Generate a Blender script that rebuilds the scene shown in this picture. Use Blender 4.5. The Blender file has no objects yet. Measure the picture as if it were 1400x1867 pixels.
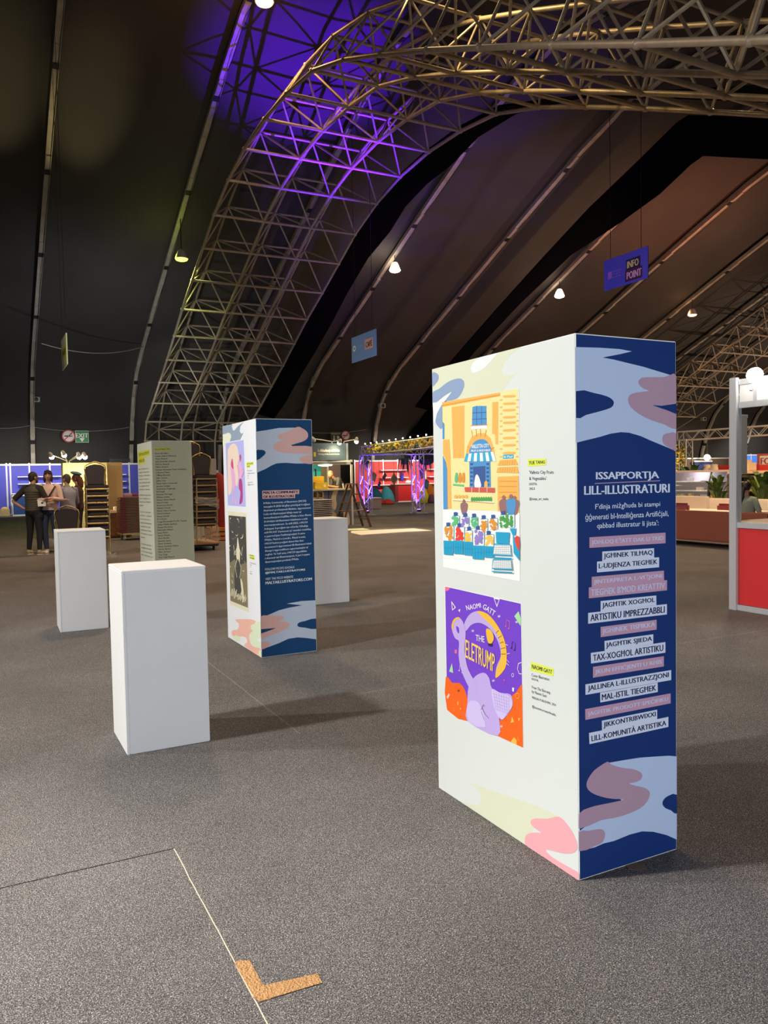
import bpy, bmesh, math, random
import numpy as np
from mathutils import Vector, Matrix, Euler, Quaternion
from mathutils.geometry import tessellate_polygon

random.seed(7)
sc = bpy.context.scene
COL = sc.collection
PI = math.pi

# ------------------------------------------------------------------ camera
IW, IH, FPX = 1400, 1867, 1436.8
PITCH, ROLL, YAW, HC = math.radians(2.57), math.radians(-1.0407), math.radians(27.1), 1.5
_cp, _sp = math.cos(PITCH), math.sin(PITCH)
_F = np.array([0, _cp, -_sp]); _U0 = np.array([0, _sp, _cp]); _R0 = np.array([1., 0, 0])
_R = math.cos(ROLL) * _R0 + math.sin(ROLL) * _U0
_U = -math.sin(ROLL) * _R0 + math.cos(ROLL) * _U0
_Z = np.array([[math.cos(YAW), math.sin(YAW), 0], [-math.sin(YAW), math.cos(YAW), 0], [0, 0, 1]])
CR, CU, CF = _Z @ _R, _Z @ _U, _Z @ _F
CO = np.array([0, 0, HC])
def _ray(px, py): return CF + CR * (px - IW / 2) / FPX - CU * (py - IH / 2) / FPX
def on_floor(px, py, z=0.0):
    d = _ray(px, py); return Vector(CO + d * (z - HC) / d[2])
def at_y(px, py, Y):
    d = _ray(px, py); return Vector(CO + d * Y / d[1])
def at_x(px, py, X):
    d = _ray(px, py); return Vector(CO + d * X / d[0])
def seen(P):
    v = np.array(P, float) - CO; z = v @ CF
    return (IW / 2 + FPX * (v @ CR) / z, IH / 2 - FPX * (v @ CU) / z)

cam = bpy.data.cameras.new('camera'); cam_o = bpy.data.objects.new('camera', cam); COL.objects.link(cam_o)
cam.sensor_fit = 'HORIZONTAL'; cam.sensor_width = 36.0; cam.lens = FPX / IW * 36.0
cam.clip_start = 0.05; cam.clip_end = 300
M = Matrix(((CR[0], CU[0], -CF[0], 0), (CR[1], CU[1], -CF[1], 0), (CR[2], CU[2], -CF[2], HC), (0, 0, 0, 1)))
cam_o.matrix_world = M
sc.camera = cam_o

# ------------------------------------------------------------------ world, exposure, large lights
sc.view_settings.view_transform = 'Standard'
sc.view_settings.look = 'None'
sc.view_settings.exposure = 0.0
sc.view_settings.gamma = 1.0
sc.view_settings.use_curve_mapping = False
sc.cycles.use_denoising = True
sc.cycles.max_bounces = 6
sc.cycles.caustics_reflective = False
sc.cycles.caustics_refractive = False
sc.cycles.sample_clamp_indirect = 4.0
w = bpy.data.worlds.new('night'); sc.world = w; w.use_nodes = True
w.node_tree.nodes['Background'].inputs[0].default_value = (0.02, 0.022, 0.03, 1)
w.node_tree.nodes['Background'].inputs[1].default_value = 0.3

def aim(o, target):
    d = Vector(target) - o.location
    o.rotation_euler = d.to_track_quat('-Z', 'Y').to_euler()
def point(name, loc, power, col, r=.25, parent=None):
    l = bpy.data.lights.new(name, 'POINT'); l.energy = power; l.color = col; l.shadow_soft_size = r
    o = bpy.data.objects.new(name, l); COL.objects.link(o); o.location = loc
    if parent: o.parent = parent
    return o
def spot(name, loc, target, power, col, angle=70, blend=.6, r=.2, parent=None):
    l = bpy.data.lights.new(name, 'SPOT'); l.energy = power; l.color = col; l.shadow_soft_size = r
    l.spot_size = math.radians(angle); l.spot_blend = blend
    o = bpy.data.objects.new(name, l); COL.objects.link(o); o.location = loc
    d = Vector(target) - Vector(loc); o.rotation_euler = d.to_track_quat('-Z', 'Y').to_euler()
    if parent: o.parent = parent
    return o
def S(c): return tuple((x / 255 / 12.92) if x / 255 <= .04045 else ((x / 255 + .055) / 1.055) ** 2.4 for x in c)

WHITE = (1.0, .97, .92); COOL = (.86, .93, 1.0); WARM = (1.0, .71, .45)
# hall lamps beyond the left edge of the picture and overhead, hung from the ribs, with fill spots added behind the camera
spot('hall_and_fill_light', (-4.8, 4.5, 6.2), (.2, 4.0, .2), 2500, WHITE, 96, 1.0, .20)
spot('hall_and_fill_light', (-2.9, 4.1, 5.0), (-.6, 2.4, 0), 1800, WHITE, 50, 1.0, .25)  # extra spot added to brighten the near left carpet
spot('hall_and_fill_light', (-9.0, 8.8, 7.6), (2, 5, .5), 2900, (1.0, .97, .93), 105, .8, .25)
spot('hall_and_fill_light', (-3.0, -4.5, 1.7), (.6, 8, 1.3), 960, COOL, 110, .8, .5)  # added cool fill for the camera-facing ends, not a rib lamp
spot('hall_and_fill_light', (3.0, -4.6, 1.5), (2.2, 7, 1.5), 640, COOL, 110, .8, .5)  # second added cool fill, low behind the camera
spot('hall_and_fill_light', (2.4, 12.0, 10.4), (2.4, 10.0, 0), 1700, WARM, 130, .9, .3)
spot('hall_and_fill_light', (14.6, 11.5, 9.6), (12.5, 12.5, 0), 2700, WARM, 130, .9, .3)
spot('hall_and_fill_light', (7.1, 19.0, 11.0), (7.0, 18.0, 0), 2000, WARM, 120, .9, .3)
spot('hall_and_fill_light', (22.6, 11.5, 10.0), (19, 14.0, 0), 4000, WARM, 130, .9, .3)
spot('truss_glow_light', (8.2, 14.6, 12.4), (12.5, 11.5, 8.5), 900, (1, .70, .30), 120, .9, .2)

# ------------------------------------------------------------------ materials
_mats = {}
def mat(name, col, rough=.6, metal=0., emit=0., noise=0., nscale=8., bump=0., bscale=60., trans=0., spec=None, ecol=None, alpha=None):
    if name in _mats: return _mats[name]
    m = bpy.data.materials.new(name); m.use_nodes = True; _mats[name] = m
    nt = m.node_tree; b = nt.nodes['Principled BSDF']
    c = tuple(col) + (1,) if len(col) == 3 else col
    b.inputs['Base Color'].default_value = c
    b.inputs['Roughness'].default_value = rough
    b.inputs['Metallic'].default_value = metal
    if spec is not None: b.inputs['Specular IOR Level'].default_value = spec
    if trans: b.inputs['Transmission Weight'].default_value = trans
    if alpha is not None: b.inputs['Alpha'].default_value = alpha
    if emit:
        b.inputs['Emission Color'].default_value = (tuple(ecol) if ecol else c[:3]) + (1,)
        b.inputs['Emission Strength'].default_value = emit
    if noise or bump:
        tc = nt.nodes.new('ShaderNodeTexCoord')
    if noise:
        n = nt.nodes.new('ShaderNodeTexNoise'); n.inputs['Scale'].default_value = nscale; n.inputs['Detail'].default_value = 5
        nt.links.new(tc.outputs['Object'], n.inputs['Vector'])
        mx = nt.nodes.new('ShaderNodeMix'); mx.data_type = 'RGBA'
        mx.inputs[6].default_value = tuple(x * (1 - noise) for x in c[:3]) + (1,)
        mx.inputs[7].default_value = tuple(min(1, x * (1 + noise)) for x in c[:3]) + (1,)
        nt.links.new(n.outputs['Fac'], mx.inputs[0]); nt.links.new(mx.outputs[2], b.inputs['Base Color'])
    if bump:
        n2 = nt.nodes.new('ShaderNodeTexNoise'); n2.inputs['Scale'].default_value = bscale; n2.inputs['Detail'].default_value = 4
        nt.links.new(tc.outputs['Object'], n2.inputs['Vector'])
        bp = nt.nodes.new('ShaderNodeBump'); bp.inputs['Strength'].default_value = bump; bp.inputs['Distance'].default_value = .02
        nt.links.new(n2.outputs['Fac'], bp.inputs['Height']); nt.links.new(bp.outputs['Normal'], b.inputs['Normal'])
    return m
def pc(rgb, gain=1.0):                       # a printed colour read off the photograph
    c = tuple(min(.9, x * gain) for x in S(rgb))
    return mat('print_%d_%d_%d_%d' % (*rgb, int(gain * 100)), c, .62, spec=.3)

MW = mat('white_board', (.80, .81, .80), .55, noise=.03, nscale=5)
MEDGE = mat('white_edge', (.86, .86, .84), .5)
MPL = mat('plinth_paint', (.80, .80, .81), .55, noise=.035, nscale=3.5, bump=.02, bscale=30)
MGOLD = mat('brass_paint', (.62, .47, .20), .32, .75, noise=.12, nscale=30)
MFAB = mat('dark_fabric', (.050, .040, .044), .9, noise=.25, nscale=120)
MALU = mat('aluminium', (.42, .40, .37), .42, .55, noise=.25, nscale=6)
MRIB = mat('rib_aluminium', (.46, .41, .34), .5, .35, noise=.4, nscale=3)
MTRUSS = mat('painted_steel_tube', (.42, .34, .25), .5, .30, noise=.3, nscale=9)
MDARK = mat('black_metal', (.02, .02, .02), .5, .3)
MWHP = mat('white_profile', (.72, .72, .70), .4, .2)
MLENS = mat('lamp_lens', (1, .95, .85), .4, emit=22, ecol=(1, .93, .8))
MSTEEL = mat('truss_aluminium', (.66, .64, .62), .35, .6)
MBLACKCL = mat('black_drape_cloth', (.0035, .0032, .0035), 1.0, spec=.05, bump=.3, bscale=3)
MSKIN = mat('skin', (.62, .36, .25), .55, noise=.08, nscale=20)
MTAN = mat('tanned_skin', (.54, .28, .16), .55, noise=.08, nscale=20)

# ------------------------------------------------------------------ mesh builder
class MB:
    def __init__(s): s.v = []; s.f = []; s.fm = []; s.mats = []
    def _m(s, m):
        if m is None: return 0
        if m not in s.mats: s.mats.append(m)
        return s.mats.index(m)
    def add(s, vs, fs, m=None):
        k = len(s.v); i = s._m(m); s.v += [tuple(x) for x in vs]
        for f in fs: s.f.append(tuple(k + a for a in f)); s.fm.append(i)
        return s
    def bx(s, x0, x1, y0, y1, z0, z1, m=None, T=None):
        vs = [Vector((x, y, z)) for x in (x0, x1) for y in (y0, y1) for z in (z0, z1)]
        if T is not None: vs = [T @ v for v in vs]
        return s.add(vs, [(0, 1, 3, 2), (4, 6, 7, 5), (0, 4, 5, 1), (2, 3, 7, 6), (0, 2, 6, 4), (1, 5, 7, 3)], m)
    def tube(s, a, b, r, m=None, n=8, r2=None):
        return s.path([a, b], r, m, n, radii=[r, r if r2 is None else r2])
    def path(s, pts, r, m=None, n=8, radii=None, closed=False, flat=None):
        pts = [Vector(p) for p in pts]; N = len(pts)
        if N < 2: return s
        vs = []; up = None
        for i, p in enumerate(pts):
            if closed: t = pts[(i + 1) % N] - pts[i - 1]
            else: t = pts[min(i + 1, N - 1)] - pts[max(i - 1, 0)]
            if t.length < 1e-9: t = Vector((0, 0, 1))
            t.normalize()
            if up is None:
                up = Vector((0, 0, 1)) if abs(t.z) < .9 else Vector((1, 0, 0))
            a = t.cross(up)
            if a.length < 1e-6: a = t.cross(Vector((0, 1, 0)))
            a.normalize(); b = a.cross(t).normalized(); up = b
            rr = radii[i] if radii else r
            for j in range(n):
                th = 2 * PI * (j + .5) / n
                ca, cb = math.cos(th), math.sin(th)
                vs.append(p + a * ca * rr * (flat or 1) + b * cb * rr)
        fs = []
        for i in range(N if closed else N - 1):
            for j in range(n):
                k, k2 = i * n, ((i + 1) % N) * n
                fs.append((k + j, k + (j + 1) % n, k2 + (j + 1) % n, k2 + j))
        if not closed:
            fs.append(tuple(range(n - 1, -1, -1))); fs.append(tuple((N - 1) * n + j for j in range(n)))
        return s.add(vs, fs, m)
    def lathe(s, prof, c=(0, 0, 0), m=None, n=16, T=None):
        vs = []; fs = []; c = Vector(c)
        for r, z in prof:
            for j in range(n):
                p = Vector((r * math.cos(2 * PI * j / n), r * math.sin(2 * PI * j / n), z))
                if T is not None: p = T @ p
                vs.append(c + p)
        for i in range(len(prof) - 1):
            for j in range(n):
                fs.append((i * n + j, i * n + (j + 1) % n, (i + 1) * n + (j + 1) % n, (i + 1) * n + j))
        fs.append(tuple(range(n - 1, -1, -1))); fs.append(tuple((len(prof) - 1) * n + j for j in range(n)))
        return s.add(vs, fs, m)
    def ball(s, c, rx, ry=None, rz=None, m=None, nu=12, nv=8, T=None):
        ry = rx if ry is None else ry; rz = rx if rz is None else rz
        c = Vector(c); vs = [Vector((0, 0, -rz))]; fs = []
        for i in range(1, nv):
            ph = -PI / 2 + PI * i / nv
            for j in range(nu):
                th = 2 * PI * j / nu
                vs.append(Vector((rx * math.cos(ph) * math.cos(th), ry * math.cos(ph) * math.sin(th), rz * math.sin(ph))))
        vs.append(Vector((0, 0, rz)))
        if T is not None: vs = [T @ v for v in vs]
        vs = [c + v for v in vs]
        for j in range(nu): fs.append((0, 1 + (j + 1) % nu, 1 + j))
        for i in range(nv - 2):
            for j in range(nu):
                a = 1 + i * nu
                fs.append((a + j, a + (j + 1) % nu, a + nu + (j + 1) % nu, a + nu + j))
        L = len(vs) - 1; a = 1 + (nv - 2) * nu
        for j in range(nu): fs.append((a + j, a + (j + 1) % nu, L))
        return s.add(vs, fs, m)
    def loft(s, rings, m=None, n=14, cap=True):            # rings: (centre, rx, ry, yaw)
        vs = []; fs = []
        for c, rx, ry, yw in rings:
            for j in range(n):
                th = 2 * PI * j / n; x, y = rx * math.cos(th), ry * math.sin(th)
                vs.append(Vector(c) + Vector((x * math.cos(yw) - y * math.sin(yw), x * math.sin(yw) + y * math.cos(yw), 0)))
        for i in range(len(rings) - 1):
            for j in range(n): fs.append((i * n + j, i * n + (j + 1) % n, (i + 1) * n + (j + 1) % n, (i + 1) * n + j))
        if cap:
            fs.append(tuple(range(n - 1, -1, -1))); fs.append(tuple((len(rings) - 1) * n + j for j in range(n)))
        return s.add(vs, fs, m)
    def prism(s, poly, h, m=None, T=None, base=0.):           # 2-D polygon (x, y) extruded base..base+h along z, then T
        n = len(poly); vs = [Vector((x, y, base)) for x, y in poly] + [Vector((x, y, base + h)) for x, y in poly]
        tr = tessellate_polygon([[Vector((x, y, 0)) for x, y in poly]])
        fs = [tuple(t) for t in tr] + [tuple(a + n for a in reversed(t)) for t in tr]
        fs += [(i, (i + 1) % n, n + (i + 1) % n, n + i) for i in range(n)]
        if T is not None: vs = [T @ v for v in vs]
        return s.add(vs, fs, m)
    def build(s, name, m=None, parent=None, smooth=False, bevel=0, loc=None):
        me = bpy.data.meshes.new(name); me.from_pydata([tuple(v) for v in s.v], [], s.f)
        mats = s.mats if s.mats else [m or MW]
        for x in mats: me.materials.append(x)
        if s.mats:
            for p, i in zip(me.polygons, s.fm): p.material_index = i
        b = bmesh.new(); b.from_mesh(me)
        if bevel:
            bmesh.ops.remove_doubles(b, verts=b.verts, dist=1e-5)
            bmesh.ops.bevel(b, geom=[e for e in b.edges if len(e.link_faces) == 2 and e.calc_face_angle(0) > .5], offset=bevel, segments=2, affect='EDGES', clamp_overlap=True)
        bmesh.ops.recalc_face_normals(b, faces=b.faces)
        if smooth:
            for f in b.faces: f.smooth = True
        b.to_mesh(me); b.free()
        if smooth:
            try: me.set_sharp_from_angle(angle=math.radians(50))
            except Exception: pass
        o = bpy.data.objects.new(name, me); COL.objects.link(o)
        if parent: o.parent = parent
        if loc: o.location = loc
        return o

def tag(o, label=None, cat=None, group=None, kind=None):
    if label: o['label'] = label
    if cat: o['category'] = cat
    if group: o['group'] = group
    if kind: o['kind'] = kind
    return o
def thing(name, label, cat, loc=(0, 0, 0), rz=0., group=None):
    o = bpy.data.objects.new(name, None); COL.objects.link(o); o.empty_display_size = .1
    o.location = loc; o.rotation_euler = (0, 0, rz)
    return tag(o, label, cat, group)
def struct(name, mb, m=None, label=None, smooth=False):
    o = mb.build(name, m, smooth=smooth); o['kind'] = 'structure'
    if label: o['label'] = label
    return o
def kids(o): return [c for c in bpy.data.objects if c.parent == o]
def copy_tree(o, parent=None):
    c = o.copy(); COL.objects.link(c)
    if parent: c.parent = parent
    for ch in kids(o): copy_tree(ch, c)
    return c
def dup(o, loc, rz=None, label=None, group=None):
    c = copy_tree(o); c.location = loc
    if rz is not None: c.rotation_euler = (0, 0, rz)
    if label: c['label'] = label
    if group: c['group'] = group
    return c
def smooth_closed(pts, k=5):
    P = [np.array(p, float) for p in pts]; n = len(P); out = []
    for i in range(n):
        p0, p1, p2, p3 = P[i - 1], P[i], P[(i + 1) % n], P[(i + 2) % n]
        for j in range(k):
            t = j / k
            out.append(tuple(.5 * (2 * p1 + (p2 - p0) * t + (2 * p0 - 5 * p1 + 4 * p2 - p3) * t * t + (3 * p1 - p0 - 3 * p2 + p3) * t ** 3)))
    return out

# ------------------------------------------------------------------ setting: floor
def floor_material():
    m = bpy.data.materials.new('grey_fair_carpet'); m.use_nodes = True; nt = m.node_tree; b = nt.nodes['Principled BSDF']
    b.inputs['Roughness'].default_value = .95; b.inputs['Specular IOR Level'].default_value = .15
    N = nt.nodes.new; L = nt.links.new
    tc = N('ShaderNodeTexCoord')
    def noise(scale, detail, rough=.6):
        n = N('ShaderNodeTexNoise'); n.inputs['Scale'].default_value = scale; n.inputs['Detail'].default_value = detail
        n.inputs['Roughness'].default_value = rough; L(tc.outputs['Object'], n.inputs['Vector']); return n
    def ramp(src, stops):
        r = N('ShaderNodeValToRGB'); e = r.color_ramp.elements
        while len(e) < len(stops): e.new(.5)
        for k, (p, c) in enumerate(stops): e[k].position = p; e[k].color = (*c, 1)
        L(src, r.inputs[0]); return r
    fine = noise(235, 2, .6)
    vo = N('ShaderNodeTexVoronoi'); vo.inputs['Scale'].default_value = 440; L(tc.outputs['Object'], vo.inputs['Vector'])
    sp = N('ShaderNodeSeparateColor'); L(vo.outputs['Color'], sp.inputs[0])
    mixv = N('ShaderNodeMix'); mixv.data_type = 'FLOAT'; mixv.inputs[0].default_value = .27; L(fine.outputs['Fac'], mixv.inputs[2]); L(sp.outputs[0], mixv.inputs[3])
    r1 = ramp(mixv.outputs[0], [(.30, (.024, .022, .022)), (.47, (.092, .085, .083)), (.60, (.215, .198, .19)), (.72, (.62, .58, .54))])
    big = noise(.9, 4)
    r2 = ramp(big.outputs['Fac'], [(.30, (.80, .79, .78)), (.70, (1.12, 1.12, 1.13))])
    mul = N('ShaderNodeMix'); mul.data_type = 'RGBA'; mul.blend_type = 'MULTIPLY'; mul.inputs[0].default_value = 1
    L(r1.outputs[0], mul.inputs[6]); L(r2.outputs[0], mul.inputs[7])
    # joins between the carpet lengths: a dark one along x, a pale one along y, and two faint ones
    sep = N('ShaderNodeSeparateXYZ'); L(tc.outputs['Object'], sep.inputs[0])
    def mth(op, a, b_=None):
        n = N('ShaderNodeMath'); n.operation = op
        for i, v in enumerate((a, b_)):
            if v is None: continue
            if isinstance(v, (int, float)): n.inputs[i].default_value = v
            else: L(v, n.inputs[i])
        return n.outputs[0]
    X, Y = sep.outputs[0], sep.outputs[1]
    wob = noise(3, 2); wv = mth('MULTIPLY', mth('SUBTRACT', wob.outputs['Fac'], .5), .012)
    Xw, Yw = mth('ADD', X, wv), mth('ADD', Y, wv)
    def line(v, at, half): return mth('LESS_THAN', mth('ABSOLUTE', mth('SUBTRACT', v, at)), half)
    dark = mth('MULTIPLY', line(Yw, SEAM_Y, .0036), mth('LESS_THAN', X, SEAM_X))
    pale = mth('MULTIPLY', line(Xw, SEAM_X, .0019), mth('LESS_THAN', Y, SEAM_Y))
    faint = mth('MULTIPLY', line(Xw, 1.62, .004), mth('MULTIPLY', mth('GREATER_THAN', Y, 4.3), .35))
    faint2 = mth('MULTIPLY', mth('MULTIPLY', line(Yw, 4.9, .004), mth('GREATER_THAN', X, 2.2)), .35)
    def over(prev, fac, c):
        n = N('ShaderNodeMix'); n.data_type = 'RGBA'; L(fac, n.inputs[0]); L(prev, n.inputs[6]); n.inputs[7].default_value = (*c, 1); return n.outputs[2]
    c = over(mul.outputs[2], dark, (.012, .011, .010))
    c = over(c, pale, (.62, .55, .42)); c = over(c, faint, (.42, .38, .34)); c = over(c, faint2, (.42, .38, .34))
    L(c, b.inputs['Base Color'])
    bp = N('ShaderNodeBump'); bp.inputs['Strength'].default_value = .5; bp.inputs['Distance'].default_value = .006
    L(fine.outputs['Fac'], bp.inputs['Height']); L(bp.outputs['Normal'], b.inputs['Normal'])
    return m
_s = on_floor(317, 1547); SEAM_X, SEAM_Y = _s.x, _s.y
fb = MB(); fb.add([(-17, -6, 0), (68, -6, 0), (68, 43.4, 0), (-17, 43.4, 0)], [(0, 1, 2, 3)])
struct('floor', fb, floor_material(), 'speckled grey exhibition carpet over the whole hall')

# ------------------------------------------------------------------ roof lining, ribs, end walls
HALF = [(43.0, 0), (43.0, 1.4), (42.75, 3.0), (42.2, 4.6), (41.5, 5.8), (40.5, 6.8), (39.0, 7.65), (35.7, 9.1), (33, 10.25), (30, 11.55), (27, 12.8), (24, 14.0), (22, 14.65), (20.0, 14.9)]
PROF = HALF + [(19.0 - (y - 20.0) * (24. / 23.), z) for y, z in reversed(HALF)]
def prof_z(Y):
    ys = [p[0] for p in HALF]; zs = [p[1] for p in HALF]
    return float(np.interp(Y, ys[::-1], zs[::-1]))
def roof_material():
    m = mat('black_roof_lining', (.045, .040, .036), .78, noise=.45, nscale=.35, bump=.25, bscale=1.5)
    return m
rb = MB(); xs = [-17 + k * (85 / 54.) for k in range(55)]
vs = []; fs = []
for X in xs:
    for y, z in PROF:
        cy = 19.5; k = .34; n = Vector((y - cy, z - 4)).normalized()
        ph = ((X - 2.4) / 4.7) % 1.0; sag = .22 * math.sin(PI * ph)
        if z == 0: vs.append((X, y + n.x * k, 0))
        else: vs.append((X, y + n.x * (k - sag * .4), z + max(0, n.y) * (k - sag)))
P = len(PROF)
for i in range(len(xs) - 1):
    for j in range(P - 1): fs.append((i * P + j, (i + 1) * P + j, (i + 1) * P + j + 1, i * P + j + 1))
rb.add(vs, fs)
struct('ceiling', rb, roof_material(), 'black fabric lining of the tent roof and long walls', smooth=True)
for nm, X in (('wall_left', -17), ('wall_right', 68)):
    b = MB(); b.prism([(p[0], p[1]) for p in PROF], .2, T=Matrix(((0, 0, 1, X), (1, 0, 0, 0), (0, 1, 0, 0), (0, 0, 0, 1))))
    struct(nm, b, mat('black_end_wall', (.02, .02, .02), .9))

RIBX = [-2.3, 2.4, 7.1, 11.8, 16.5, 21.2, 25.9, 30.6, 35.3, 40.0, 44.7, 49.4, 54.1, 58.8]
RIBW = {2.4: 'aluminium roof rib nearest the left edge, running up behind the yellow hanging banner', 7.1: 'aluminium roof rib that carries the green lamp',
        11.8: 'roof rib running up behind the leaning lattice truss, lit violet near its top', 16.5: 'roof rib beside the bright round lamp behind the cafe sign',
        21.2: 'roof rib rising behind the violet truss gate', 25.9: 'roof rib half hidden behind the black drape band', 30.6: 'roof rib passing behind the blue info sign',
        35.3: 'roof rib that carries the orange glowing lamp', 40.0: 'roof rib just before the distant lattice truss', 44.7: 'roof rib inside the distant lattice truss',
        49.4: 'curved pale rib beyond the distant truss, left of the counter post', 54.1: 'curved pale rib seen under the white counter fascia', -2.3: 'roof rib outside the left edge', 58.8: 'last roof rib at the far right end of the hall'}
RIBP = [p for p in PROF if p[1] <= 15 and p[0] > 1.0]
def rib_mesh():
    b = MB(); pts = [Vector((0, y, max(z, .0))) for y, z in RIBP]
    dense = []
    for i in range(len(pts) - 1):
        for k in range(3): dense.append(pts[i].lerp(pts[i + 1], k / 3))
    dense.append(pts[-1])
    b.path(dense, .135, MRIB, 4, flat=.8)
    acc = 0
    for i in range(1, len(dense) - 1):
        acc += (dense[i] - dense[i - 1]).length
        if acc > 3.4:
            acc = 0; t = (dense[i + 1] - dense[i]).normalized()
            b.path([dense[i] - t * .10, dense[i] + t * .10], .150, MDARK, 4, flat=.85)
            b.path([dense[i] + t * .2, dense[i] + t * .75], .148, MRIB, 4, flat=.85)
    # a cable looped along the underside
    cb = [p + Vector((.06, 0, -.15 - .05 * math.sin(i * 1.7))) for i, p in enumerate(dense[:-8])]
    b.path(cb, .012, MDARK, 5)
    return b
r0 = None
for k, X in enumerate(RIBX):
    if r0 is None: r0 = rib_mesh().build('roof_rib'); o = r0
    else: o = r0.copy(); COL.objects.link(o)
    o.location = (X, 0, 0)
    tag(o, RIBW[X], 'roof rib', 'roof ribs', 'structure')

# ------------------------------------------------------------------ lattice truss arches
SC = .93
_inn = [(43.7, 3.65), (43.09, 4.64), (41.2, 5.45), (39.4, 6.3), (37.61, 7.14), (35.96, 7.97), (34.26, 8.82), (32.39, 9.62), (30.56, 10.44), (28.89, 11.2), (26.95, 11.8), (25.05, 12.15)]
_inn = _inn + [(23.04, 12.28), (21.1, 12.2), (19.2, 11.95), (17.25, 11.32), (15.4, 10.56), (13.46, 9.72), (11.67, 8.91), (9.73, 8.02), (7.98, 7.19), (6.25, 6.39), (4.5, 5.6), (3.0, 4.7), (2.4, 3.65)]
INN = [(y * SC, 1.5 + (z - 1.5) * SC) for y, z in _inn]
OUT = []
for i in range(len(INN) - 1):
    a, b_ = Vector(INN[i]), Vector(INN[i + 1]); t = (b_ - a).normalized(); n = Vector((-t.y, t.x))
    if n.y < 0: n = -n
    if i == 0: n = Vector((1, .15)).normalized()
    if i == len(INN) - 2: n = Vector((-1, .15)).normalized()
    OUT.append(tuple((a + b_) / 2 + n * 1.27))
def truss_arch(X0, pitch, label, coarse=False):
    XI = [X0 + pitch * k for k in range(4)]; XO = [X0 + pitch * (k + .5) for k in range(3)]
    t = thing('truss_arch', label, 'roof truss', (X0, INN[0][0], 0), 0, 'lattice truss arches')
    off = Vector((X0, INN[0][0], 0))
    I = lambda i, k: Vector((XI[k], *INN[i])) - off
    Oo = lambda i, k: Vector((XO[k], *OUT[i])) - off
    n = 5 if coarse else 8
    for k in range(4):
        b = MB(); pts = [I(i, k) for i in range(len(INN))]
        b.path([Vector((pts[0].x, pts[0].y + .1, 0)), Vector((pts[0].x, pts[0].y + .05, 2))] + pts + [Vector((pts[-1].x, pts[-1].y, 2)), Vector((pts[-1].x, pts[-1].y, 0))], .052, MTRUSS, n)
        for i, p in enumerate(pts): b.ball(p, .075, m=MTRUSS, nu=6, nv=4)
        b.build('chord', parent=t, smooth=True)
    for k in range(3):
        b = MB(); pts = [Oo(i, k) for i in range(len(OUT))]
        b.path([Vector((pts[0].x, pts[0].y, 0))] + pts + [Vector((pts[-1].x, pts[-1].y, 0))], .048, MTRUSS, n)
        for p in pts: b.ball(p, .07, m=MTRUSS, nu=6, nv=4)
        b.build('chord', parent=t, smooth=True)
    for i in range(len(INN)):
        MB().tube(I(i, 0), I(i, 3), .046, MTRUSS, n).build('crossbar', parent=t, smooth=True)
    for i in range(len(OUT)):
        MB().tube(Oo(i, 0), Oo(i, 2), .042, MTRUSS, n).build('crossbar', parent=t, smooth=True)
    for i in range(len(OUT)):
        b = MB()
        for k in range(3):
            for q in (I(i, k), I(i, k + 1), I(i + 1, k), I(i + 1, k + 1)): b.tube(Oo(i, k), q, .031, MTRUSS, 5 if coarse else 6)
        b.build('web_brace', parent=t, smooth=True)
    return t
truss_arch(7.44, 1.772, 'big rusty beige lattice truss arch leaning across the upper picture')
truss_arch(38.3, 1.772, 'distant pale lattice truss arch low behind the big front panel, by the counter post', True)

# black drapes under the roof
def drape(name, label, left, right, thick=.08, sag=0.):
    b = MB(); n = len(left); vs = []
    for a, c in zip(left, right): vs += [a, a.lerp(c, .35) - Vector((0, 0, sag)), a.lerp(c, .7) - Vector((0, 0, sag)), c]
    up = Vector((0, 0, thick)); m4 = len(vs); vs = vs + [v + up for v in vs]; fs = []
    for i in range(n - 1):
        for j in range(3):
            a = i * 4 + j; fs.append((a, a + 1, a + 5, a + 4)); fs.append(tuple(m4 + q for q in (a + 4, a + 5, a + 1, a)))
        for a, d in ((i * 4, 4), (i * 4 + 3, 4)): fs.append((a, a + d, m4 + a + d, m4 + a))
    fs.append((0, m4, m4 + 1, 1)); 
    b.add(vs, fs, MBLACKCL); o = b.build(name, smooth=True)
    return tag(o, label, 'drape', None, 'structure')
_l = []; _r = []
def inner_z(Y): 
    ys = [p[0] for p in INN][::-1]; zs = [p[1] for p in INN][::-1]; return float(np.interp(Y, ys, zs))
random.seed(3)
for Y in [39.6, 38, 36, 34, 32, 30, 28, 26.5, 25, 23.5, 22, 20, 18, 15, 12, 9]:
    _l.append(Vector((12.95, Y, inner_z(Y) + .25))); _r.append(Vector((13.95 + random.uniform(-.12, .12) - max(0, 23 - Y) * .10, Y, inner_z(Y) + .03 + max(0, 23 - Y) * .03)))
drape('roof_drape', 'ragged black cloth strip hanging along the right side of the leaning lattice truss', _l, _r, .06)
up_pts = [(38.0, 5.3), (36, 6.4), (33.8, 7.45), (30.3, 9.05), (27, 10.5), (24, 11.75), (21.5, 12.6), (19.7, 13.25), (19.2, 13.3), (16.2, 12.05), (13, 10.6), (9, 8.8)]
lo_pts = [(37.6, 5.1), (35.5, 6.25), (33.0, 7.6), (29.3, 9.2), (25.8, 10.5), (23.0, 11.0), (21.0, 11.45), (19.6, 12.0), (19.1, 12.1), (16.5, 11.05), (13, 9.5), (9, 7.7)]
_l = [Vector((21.5, y, z)) for y, z in up_pts]; _r = [Vector((22.1 - .0 * i, y, z)) for i, (y, z) in enumerate(lo_pts)]
drape('roof_drape', 'wide black cloth band arching between the cafe sign and the info sign', _l, _r, .08)
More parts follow.
